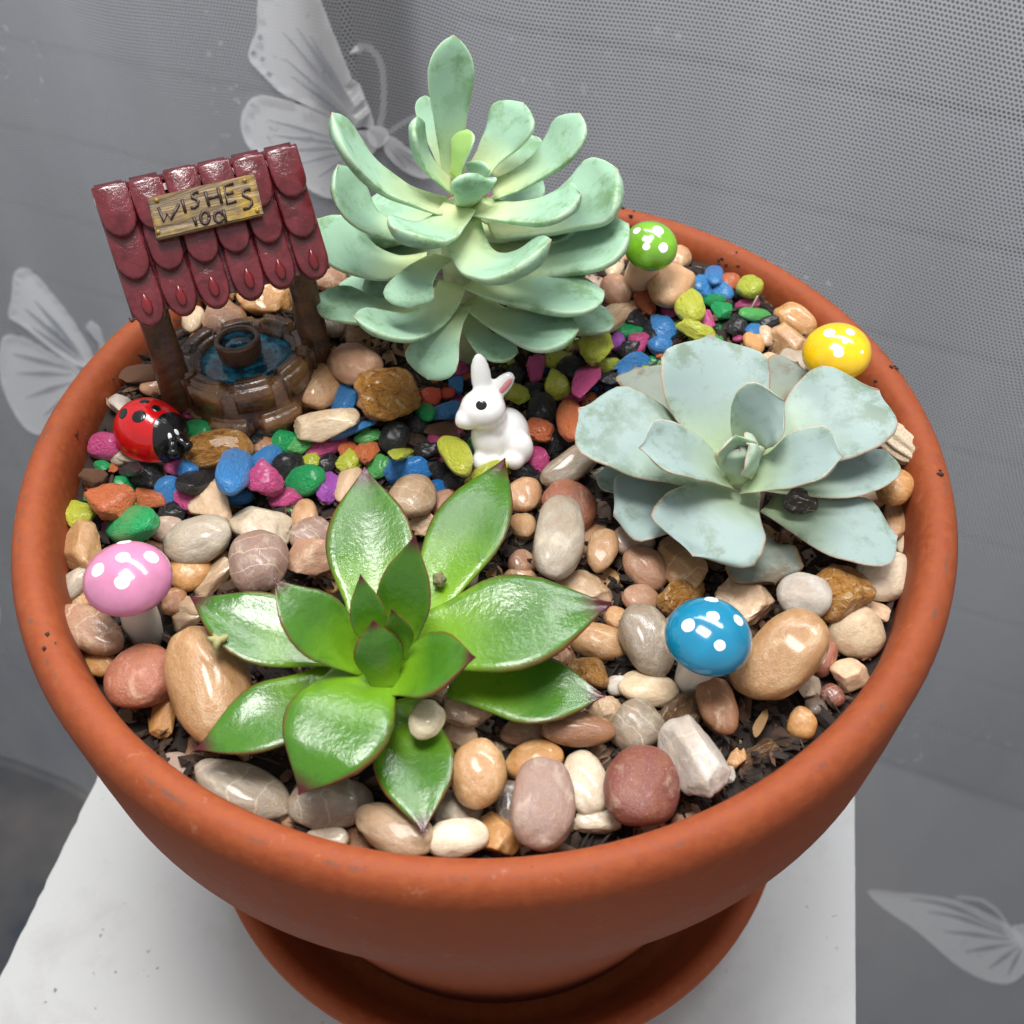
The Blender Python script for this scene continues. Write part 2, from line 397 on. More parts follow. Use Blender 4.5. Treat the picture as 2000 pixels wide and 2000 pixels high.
def build_curtain():
    root = empty('curtain', curt(0, -0.88)); inv = Matrix.Translation(-root.location)
    s0, s1, z0, z1, ns, nz = -1.15, 0.75, -0.88, 0.40, 620, 400
    v, f, uv = [], [], []
    for j in range(nz + 1):
        for i in range(ns + 1):
            s = s0 + (s1 - s0) * i / ns; z = z0 + (z1 - z0) * j / nz
            v.append(inv @ curt(s, z)); uv.append((s, z))
    for j in range(nz):
        for i in range(ns):
            a = j * (ns + 1) + i; f.append((a, a + 1, a + ns + 2, a + ns + 1))
    def inside(x, y, poly):
        c = False
        for i in range(len(poly)):
            (x1, y1), (x2, y2) = poly[i - 1], poly[i]
            if (y1 > y) != (y2 > y) and x < (x2 - x1) * (y - y1) / (y2 - y1) + x1: c = not c
        return c
    wing_polys = []
    def netting():
        keep = []
        bb = [(min(p[0] for p in w), max(p[0] for p in w), min(p[1] for p in w), max(p[1] for p in w)) for w in wing_polys]
        def cov(i):
            x, y = uv[i]
            for w, b in zip(wing_polys, bb):
                if b[0] < x < b[1] and b[2] < y < b[3] and inside(x, y, w): return True
            return False
        cv = [cov(i) for i in range(len(v))]
        mesh('netting', v, [q for q in f if not all(cv[i] for i in q)], M_NET, root, uv=uv)
    def shape(name, poly, mat, off):
        """a flat woven figure that follows the folds of the net"""
        sz = [Vector(curt_sz(x * K, y * K)) for x, y in poly]
        bm = bmesh.new(); vs = [bm.verts.new((p[0], p[1], 0)) for p in sz]
        try: fc = bm.faces.new(vs)
        except ValueError: bm.free(); return
        bmesh.ops.triangulate(bm, faces=[fc])
        for _ in range(3):
            bmesh.ops.subdivide_edges(bm, edges=[e for e in bm.edges if e.calc_length() > 0.006], cuts=1)
            bmesh.ops.triangulate(bm, faces=bm.faces[:])
        me = bpy.data.meshes.new(name); uvs = [(q.co.x, q.co.y) for q in bm.verts]
        for q in bm.verts: q.co = inv @ curt(q.co.x, q.co.y, off)
        bm.to_mesh(me); bm.free()
        l = me.uv_layers.new(name='UVMap')
        for lp in me.loops: l.data[lp.index].uv = uvs[lp.vertex_index]
        return me
    def smooth_poly(poly, it=2):
        for _ in range(it):
            q = []
            for i in range(len(poly)):
                a, b = poly[i], poly[(i + 1) % len(poly)]
                q += [(0.75 * a[0] + 0.25 * b[0], 0.75 * a[1] + 0.25 * b[1]), (0.25 * a[0] + 0.75 * b[0], 0.25 * a[1] + 0.75 * b[1])]
            poly = q
        return poly
    def strip(pts, w):
        L, R_ = [], []
        for i, p in enumerate(pts):
            a, b = pts[max(i - 1, 0)], pts[min(i + 1, len(pts) - 1)]
            d = Vector((b[0] - a[0], b[1] - a[1])).normalized()
            ww = w if isinstance(w, (int, float)) else w[i]
            L.append((p[0] - d.y * ww, p[1] + d.x * ww)); R_.append((p[0] + d.y * ww, p[1] - d.x * ww))
        return L + R_[::-1]
    def butterfly(label_note, wings, veins, lines):
        body = None
        for k, w in enumerate(wings):
            wing_polys.append([curt_sz(x * K, y * K) for x, y in smooth_poly(w)])
            me = shape('butterfly_wing', smooth_poly(w), M_WEAVE, 0.0009 + 0.0002 * k)
            o = link('butterfly', me, M_WEAVE, root) if body is None else link('wing', me, M_WEAVE, body)
            body = body or o
        for ln, w in lines:
            me = shape('antenna', strip(ln, w), M_WEAVE, -0.0008)
            if me: link('antenna', me, M_WEAVE, body)
        for ln, w in veins:
            me = shape('vein', strip(ln, w), M_VEIN, 0.0019)
            if me: link('vein', me, M_VEIN, body)
    def fan(c, ends, t0, t1, w):
        out = []
        for e in ends:
            pts = [(c[0] + (e[0] - c[0]) * t, c[1] + (e[1] - c[1]) * t) for t in (t0, (t0 + t1) / 2, t1)]
            out.append((pts, [0.6, w, 0.8]))
        return out
    butterfly('top', [
        [(485, -60), (478, 20), (480, 60), (464, 95), (462, 118), (492, 150), (520, 182), (562, 202), (610, 226), (655, 252), (692, 262), (688, 236), (664, 180), (640, 118), (616, 60), (590, -10), (585, -60)],
        [(478, 180), (456, 205), (450, 235), (458, 268), (480, 300), (520, 325), (550, 345), (585, 372), (620, 385), (640, 372), (650, 350), (675, 318), (700, 296), (695, 270), (650, 245), (600, 222), (540, 196)],
        [(712, 268), (735, 276), (760, 296), (790, 312), (815, 330), (800, 352), (760, 345), (730, 325), (708, 300)],
        [(676, 258), (700, 250), (722, 262), (720, 282), (698, 298), (680, 285)]],
        fan((690, 260), [(500, 30), (530, 20), (505, 90), (520, 130), (560, 160), (580, 190), (560, 40)], 0.22, 0.85, 4.0)
        + fan((680, 285), [(470, 220), (480, 255), (505, 290), (540, 320), (580, 350), (620, 370)], 0.22, 0.85, 4.0)
        + [([(472, 100), (478, 106)], 4), ([(488, 112), (495, 118)], 4), ([(500, 140), (508, 147)], 4), ([(485, 70), (490, 78)], 4)]
        + fan((715, 285), [(800, 322), (795, 340), (760, 335)], 0.2, 0.9, 3.0),
        [([(697, 262), (704, 225), (705, 190), (702, 150), (692, 125), (675, 108), (660, 106), (652, 118)], [6, 6, 6, 6, 6, 7, 8, 8]),
         ([(716, 270), (735, 256), (755, 244), (778, 236), (800, 236)], 5)])
    butterfly('left', [
        [(30, 505), (55, 498), (75, 515), (100, 545), (135, 590), (165, 640), (190, 690), (150, 690), (110, 660), (70, 625), (40, 600), (22, 590), (30, 555)],
        [(12, 632), (25, 618), (60, 630), (110, 665), (170, 700), (150, 760), (110, 800), (85, 810), (55, 790), (30, 745), (12, 700)]],
        fan((190, 700), [(40, 560), (60, 545), (55, 600), (90, 600)], 0.25, 0.9, 5) + fan((180, 705), [(20, 650), (30, 690), (50, 740), (85, 780)], 0.25, 0.9, 5),
        [([(193, 690), (190, 650), (180, 622), (165, 612)], [5, 5, 7, 8])])
    butterfly('bottom right', [
        [(1632, 1678), (1652, 1680), (1700, 1700), (1760, 1716), (1830, 1730), (1895, 1748), (1930, 1765), (1960, 1800), (1930, 1830), (1908, 1848), (1870, 1850), (1810, 1838), (1765, 1812), (1722, 1776), (1690, 1748), (1655, 1712)],
        [(1900, 1752), (1935, 1742), (1990, 1742), (2000, 1775), (1960, 1800), (1930, 1790)]],
        fan((1935, 1770), [(1660, 1700), (1700, 1735), (1740, 1780), (1790, 1815), (1850, 1838), (1895, 1845)], 0.15, 0.8, 3.5),
        [([(1905, 1760), (1880, 1735), (1850, 1722), (1800, 1722)], 3.5)])
    butterfly('bottom left', [[(-40, 1745), (0, 1715), (30, 1702), (52, 1706), (48, 1735), (22, 1775), (0, 1810), (-40, 1850)]], [], [])
    butterfly('left edge', [[(-40, 1120), (-5, 1130), (4, 1150), (2, 1180), (-20, 1205), (-40, 1210)]], [], [])
    netting()
    tag(root, 'grey sheer net curtain with woven white butterflies behind the pot', 'curtain')
build_curtain()

# ------------------------------------------------------------------ pot and saucer
def build_pot():
    root = empty('flower_pot', (0, 0, -0.1585)); dz = 0.1585
    rim = [(0.0918, -0.030), (0.0920, -0.012), (0.0923, -0.006), (0.0929, -0.0022), (0.0941, 0.0003), (0.0960, 0.0014), (0.0981, 0.0011), (0.0998, -0.0003), (0.1009, -0.0028), (0.1012, -0.0050),
           (0.1004, -0.022), (0.0995, -0.0355), (0.0988, -0.0368), (0.0965, -0.0374), (0.0925, -0.0374), (0.0920, -0.036)]
    lathe('rim', [(r, z + dz) for r, z in rim], 160, M_TERRA, root, closed=True)
    body = [(0.0921, -0.0360), (0.0915, -0.042), (0.066, -0.1585 + 0.002), (0.064, -0.1585), (0.0, -0.1585), (0.0, -0.154), (0.060, -0.154), (0.0900, -0.036), (0.0916, -0.0305)]
    lathe('body', [(r, z + dz) for r, z in body], 160, M_TERRA, root, closed=True)
    tag(root, 'round terracotta flower pot with thick rim holding the miniature garden', 'flower pot')
    s = empty('saucer', (0, 0, -0.165)); dz = 0.165
    pr = [(0.0, -0.1648), (0.068, -0.1648), (0.073, -0.163), (0.0862, -0.140), (0.0872, -0.1375), (0.0868, -0.1358), (0.0850, -0.1350), (0.0828, -0.1355), (0.0812, -0.1375), (0.0720, -0.1570), (0.068, -0.1590), (0.0, -0.1592)]
    lathe('dish', [(r, z + dz) for r, z in pr], 160, M_TERRA, s)
    tag(s, 'terracotta saucer under the flower pot', 'saucer')
build_pot()

def build_soil():
    n, m_ = 90, 40; v, f = [(0, 0, SOIL - 0.001)], []
    for j in range(1, m_ + 1):
        r = 0.0922 * j / m_
        for k in range(n):
            a = 2 * math.pi * k / n; x, y = r * math.cos(a), r * math.sin(a)
            v.append((x, y, soil_z(x, y) - 0.0015 + 0.0022 * mnoise.noise(Vector((x * 90, y * 90, 0))) + 0.0012 * mnoise.noise(Vector((x * 300, y * 300, 3)))))
    for k in range(n): f.append((0, 1 + k, 1 + (k + 1) % n))
    for j in range(m_ - 1):
        for k in range(n):
            a = 1 + j * n + k; b = 1 + j * n + (k + 1) % n; f.append((a, a + n, b + n, b))
    o = mesh('soil', v, f, M_SOIL); tag(o, kind='structure')
    # loose bark mulch
    rnd = random.Random(3); v, f, ci = [], [], []
    for _ in range(9000):
        r = 0.0905 * math.sqrt(rnd.random()); a = rnd.random() * 6.283
        c = Vector((r * math.cos(a), r * math.sin(a), soil_z(r * math.cos(a), r * math.sin(a)) + rnd.uniform(-0.0012, 0.0012)))
        kind = rnd.random()
        if kind < 0.55: L = rnd.uniform(0.0003, 0.0012); w = L * rnd.uniform(0.6, 0.95); t = w * 0.8
        elif kind < 0.72: L = rnd.uniform(0.0015, 0.005); w = L * rnd.uniform(0.04, 0.09); t = w
        else: L = rnd.uniform(0.0009, 0.0030) * (1.6 if rnd.random() < 0.12 else 1); w = L * rnd.uniform(0.2, 0.55); t = w * 0.5
        q = Matrix.Rotation(rnd.random() * 6.28, 3, 'Z') @ Matrix.Rotation(rnd.gauss(0, 0.45), 3, 'X') @ Matrix.Rotation(rnd.gauss(0, 0.45), 3, 'Y')
        i = len(v)
        for p in ((-L, -w * .6, 0), (-L * .2, -w, 0), (L, -w * .2, 0), (L * .5, w, 0), (-L * .6, w * .8, 0), (0, 0, t), (0, 0, -t)):
            v.append(c + q @ (Vector(p) * rnd.uniform(0.8, 1.1)))
        for k in range(5): f += [(i + k, i + (k + 1) % 5, i + 5), (i + (k + 1) % 5, i + k, i + 6)]; ci += [1, 1]
    m = NT('mulch'); g = m.n('ShaderNodeNewGeometry')
    col = m.ramp(g.outputs['Random Per Island'], [(0.0, lin('17100c')), (0.5, lin('2a1e17')), (0.8, lin('463123')), (0.95, lin('6d503a')), (1.0, lin('a08060'))])
    m.set(Base__Color=m.mix(m.ramp(m.noise(m.coord(), 600, 4), [(0.3, 0.4), (0.6, 0.0)]), col, (0.01, 0.008, 0.006)), Roughness=0.85)
    m.bump(m.noise(m.coord(), 900, 3), 0.5, 0.0005)
    o = mesh('bark_mulch', v, f, m.m, smooth=False); tag(o, kind='stuff', label='dark crumbly potting soil and bark mulch between the stones', cat='mulch')
    # crumbs of soil fallen on the rim
    rnd = random.Random(11); v, f = [], []
    for px, py, n_, sp in ((256, 632, 5, 5), (225, 720, 3, 12), (1748, 726, 6, 9), (1713, 738, 5, 5), (1408, 500, 4, 9), (1440, 505, 3, 20), (190, 905, 3, 30), (1250, 415, 4, 40), (90, 1260, 3, 25), (1840, 935, 3, 10), (160, 830, 3, 20)):
        for _ in range(n_):
            c = P(px + rnd.gauss(0, sp * .5), py + rnd.gauss(0, sp * .4), 0.0); rr = math.hypot(c.x, c.y)
            if rr > 0.0985: c.x *= 0.0975 / rr; c.y *= 0.0975 / rr
            c.z = 0.0012 if rr > 0.094 else -0.002 - (0.093 - rr) * 1.5; c.z += 0.0002
            s = rnd.uniform(0.0002, 0.0007); i = len(v)
            for p in ((1, 0, 0), (-1, .2, 0), (0, 1, 0), (0.2, -1, 0), (0, 0, .8), (0, 0, -.8)): v.append(c + Vector(p) * s * rnd.uniform(.6, 1.3))
            f += [(i, i + 2, i + 4), (i + 2, i + 1, i + 4), (i + 1, i + 3, i + 4), (i + 3, i, i + 4), (i + 2, i, i + 5), (i + 1, i + 2, i + 5), (i + 3, i + 1, i + 5), (i, i + 3, i + 5)]
    o = mesh('soil_crumbs', v, f, mat_simple('crumb', lin('33241c'), 0.9, 0.5)); tag(o, kind='stuff', label='dark crumbs of soil scattered on the terracotta rim', cat='crumbs')
build_soil()

# ------------------------------------------------------------------ stones
def icosphere(sub):
    bm = bmesh.new(); bmesh.ops.create_icosphere(bm, subdivisions=sub, radius=1.0); return bm
def stone_mesh(kind, seed):
    rnd = random.Random(seed); bm = icosphere(4 if kind != 's' else 4)
    off = Vector((rnd.uniform(-50, 50), rnd.uniform(-50, 50), rnd.uniform(-50, 50)))
    planes = []
    if kind == 'a': planes = [(Vector((rnd.gauss(0, 1), rnd.gauss(0, 1), rnd.gauss(0, 1))).normalized(), rnd.uniform(0.50, 0.80)) for _ in range(11)]
    if kind == 'r': planes = [(Vector((rnd.gauss(0, 1), rnd.gauss(0, 1), rnd.gauss(0, 1))).normalized(), rnd.uniform(0.62, 0.92)) for _ in range(12)]
    pw = rnd.uniform(2.0, 2.5)
    for v in bm.verts:
        p = v.co.normalized(); q = p.copy()
        k = (abs(p.x) ** pw + abs(p.y) ** pw + abs(p.z) ** pw) ** (-1 / pw); p = p * k
        if kind == 's':
            p *= 1 + 0.20 * mnoise.noise(q * 0.8 + off) + 0.05 * mnoise.noise(q * 2.2 + off)
        elif kind == 'a':
            p *= 1 + 0.22 * mnoise.noise(q * 0.9 + off)
            for n, d in planes:
                e = p.dot(n) - d
                if e > 0: p -= n * e * 0.93
            p *= 1 + 0.05 * mnoise.noise(q * 3 + off) + 0.02 * mnoise.noise(q * 9 + off)
        else:
            p *= 1 + 0.24 * mnoise.noise(q * 1.2 + off)
            for n, d in planes:
                e = p.dot(n) - d
                if e > 0: p -= n * e * 0.8
            p *= 1 + 0.12 * mnoise.noise(q * 3.2 + off) + 0.06 * mnoise.noise(q * 7 + off) + 0.025 * mnoise.noise(q * 15 + off)
        v.co = p
    # unit extents, centred
    cs = np.array([v.co[:] for v in bm.verts]); lo, hi = cs.min(0), cs.max(0)
    for v in bm.verts: v.co = Vector([(v.co[i] - (lo[i] + hi[i]) / 2) / ((hi[i] - lo[i]) / 2) for i in range(3)])
    me = bpy.data.meshes.new('stone_' + kind); bm.to_mesh(me); bm.free()
    me.polygons.foreach_set('use_smooth', [True] * len(me.polygons))
    return me
LIB = {}
def stone_lib(kind, family):
    key = (kind, family)
    if key not in LIB:
        L = [stone_mesh(kind, 100 * ord(kind) + i + (50 if family == 'g' else 0)) for i in range(10)]
        for me in L: me.materials.append({'g': M_GRAV, 'p': M_PEB, 'q': M_ROUGH}[family])
        LIB[key] = L
    return LIB[key]
def place_stone(name, me, px, py, w, h, ang, z0, color, rnd, cfac=0.72, tilt=0.16, sink=0.6):
    """an ellipsoid-framed stone lying on the ground whose outline from the camera side is w x h pixels"""
    p = ground(px, py, z0 - SOIL)
    s = mpp(p); A, B = w * s / 2, h * s / 2
    c = min(A, B) * cfac
    p = ground(px, py, z0 - SOIL + c * sink)
    lim = 0.0940 - 0.5 * min(A, B)
    for _ in range(12):
        if math.hypot(p.x, p.y) <= lim or p.y < 0.0 or p.z > 0.0005: break
        p = P(px, py, p.z + 0.0006)
    rr = math.hypot(p.x, p.y)
    if rr > lim: p.x *= lim / rr; p.y *= lim / rr
    v = (CAM_LOC - p).normalized(); r = (CAM_R @ Vector((1, 0, 0))); r = (r - v * r.dot(v)).normalized(); u = v.cross(r)
    th = math.radians(ang); ct, st = math.cos(th), math.sin(th)
    Rm = np.array([[ct, -st], [st, ct]]); T = Rm @ np.diag([A * A, B * B]) @ Rm.T
    n = Vector((rnd.gauss(0, tilt), rnd.gauss(0, tilt) - 0.12, 1)).normalized()
    e1 = n.cross(Vector((0, 1, 0))).normalized(); e2 = n.cross(e1)
    Pm = np.array([r[:], u[:]]); E = np.array([e1[:], e2[:]]).T; nv = Pm @ np.array(n[:])
    iv = np.linalg.inv(Pm @ E)
    while True:
        M = iv @ (T - c * c * np.outer(nv, nv)) @ iv.T
        ev, evec = np.linalg.eigh(M)
        if ev[0] > (0.35 * B) ** 2: break
        c *= 0.85
    a0, a1 = math.sqrt(ev[1]), math.sqrt(ev[0])
    x = Vector(E @ evec[:, 1]); y = n.cross(x)
    if rnd.random() < 0.5: x, y = -x, -y
    o = bpy.data.objects.new(name, me); COL.objects.link(o)
    R3 = Matrix((x, y, n)).transposed()
    o.matrix_world = Matrix.Translation(p) @ R3.to_4x4() @ Matrix.Diagonal((a0, a1, c, 1))
    o.color = (*color, 1)
    return o
HEX = dict(pink='ff60a8', green='14a85c', mint='5cb860', blue='3f8cd0', azure='1c80d0', black='17171b', yellow='dce44c', lime='d2dc48', orange='ff8850', vermilion='d84c2c', purple='b056be',
           tan='b88c68', cream='cdb899', brown='8c5e3e', rosy='a98066', peach='bf966e', honey='b38a5e', amber='c08c50', ochre='b5803e', mottled='b07a34', quartz='bbb6ae', grey='a59c8c', pinkgrey='b39c8f',
           blush='d2b393', ivory='d6c9b2', mauve='8f766d', sand='a98f72', rust='9a5b47', maroon='783f3b', olive='8d8272', charcoal='56514e', bark='7c5c41')
WORD = dict(pink='bright pink', green='emerald green', mint='light green', blue='sky blue', azure='deep blue', black='black', yellow='yellow', lime='lime yellow', orange='orange', vermilion='red orange', purple='purple',
            tan='tan', cream='cream', brown='brown', rosy='rosy brown', peach='peach tan', honey='honey brown', amber='amber', ochre='ochre', mottled='mottled ochre and white', quartz='whitish quartz', grey='pale grey', pinkgrey='pinkish grey',
            blush='pinkish cream', ivory='ivory', mauve='mauve grey', sand='sandy', rust='rust red', maroon='maroon', olive='olive grey', charcoal='charcoal grey', bark='bark brown')
SHAPE = dict(s='smooth', a='angular', r='knobbly')
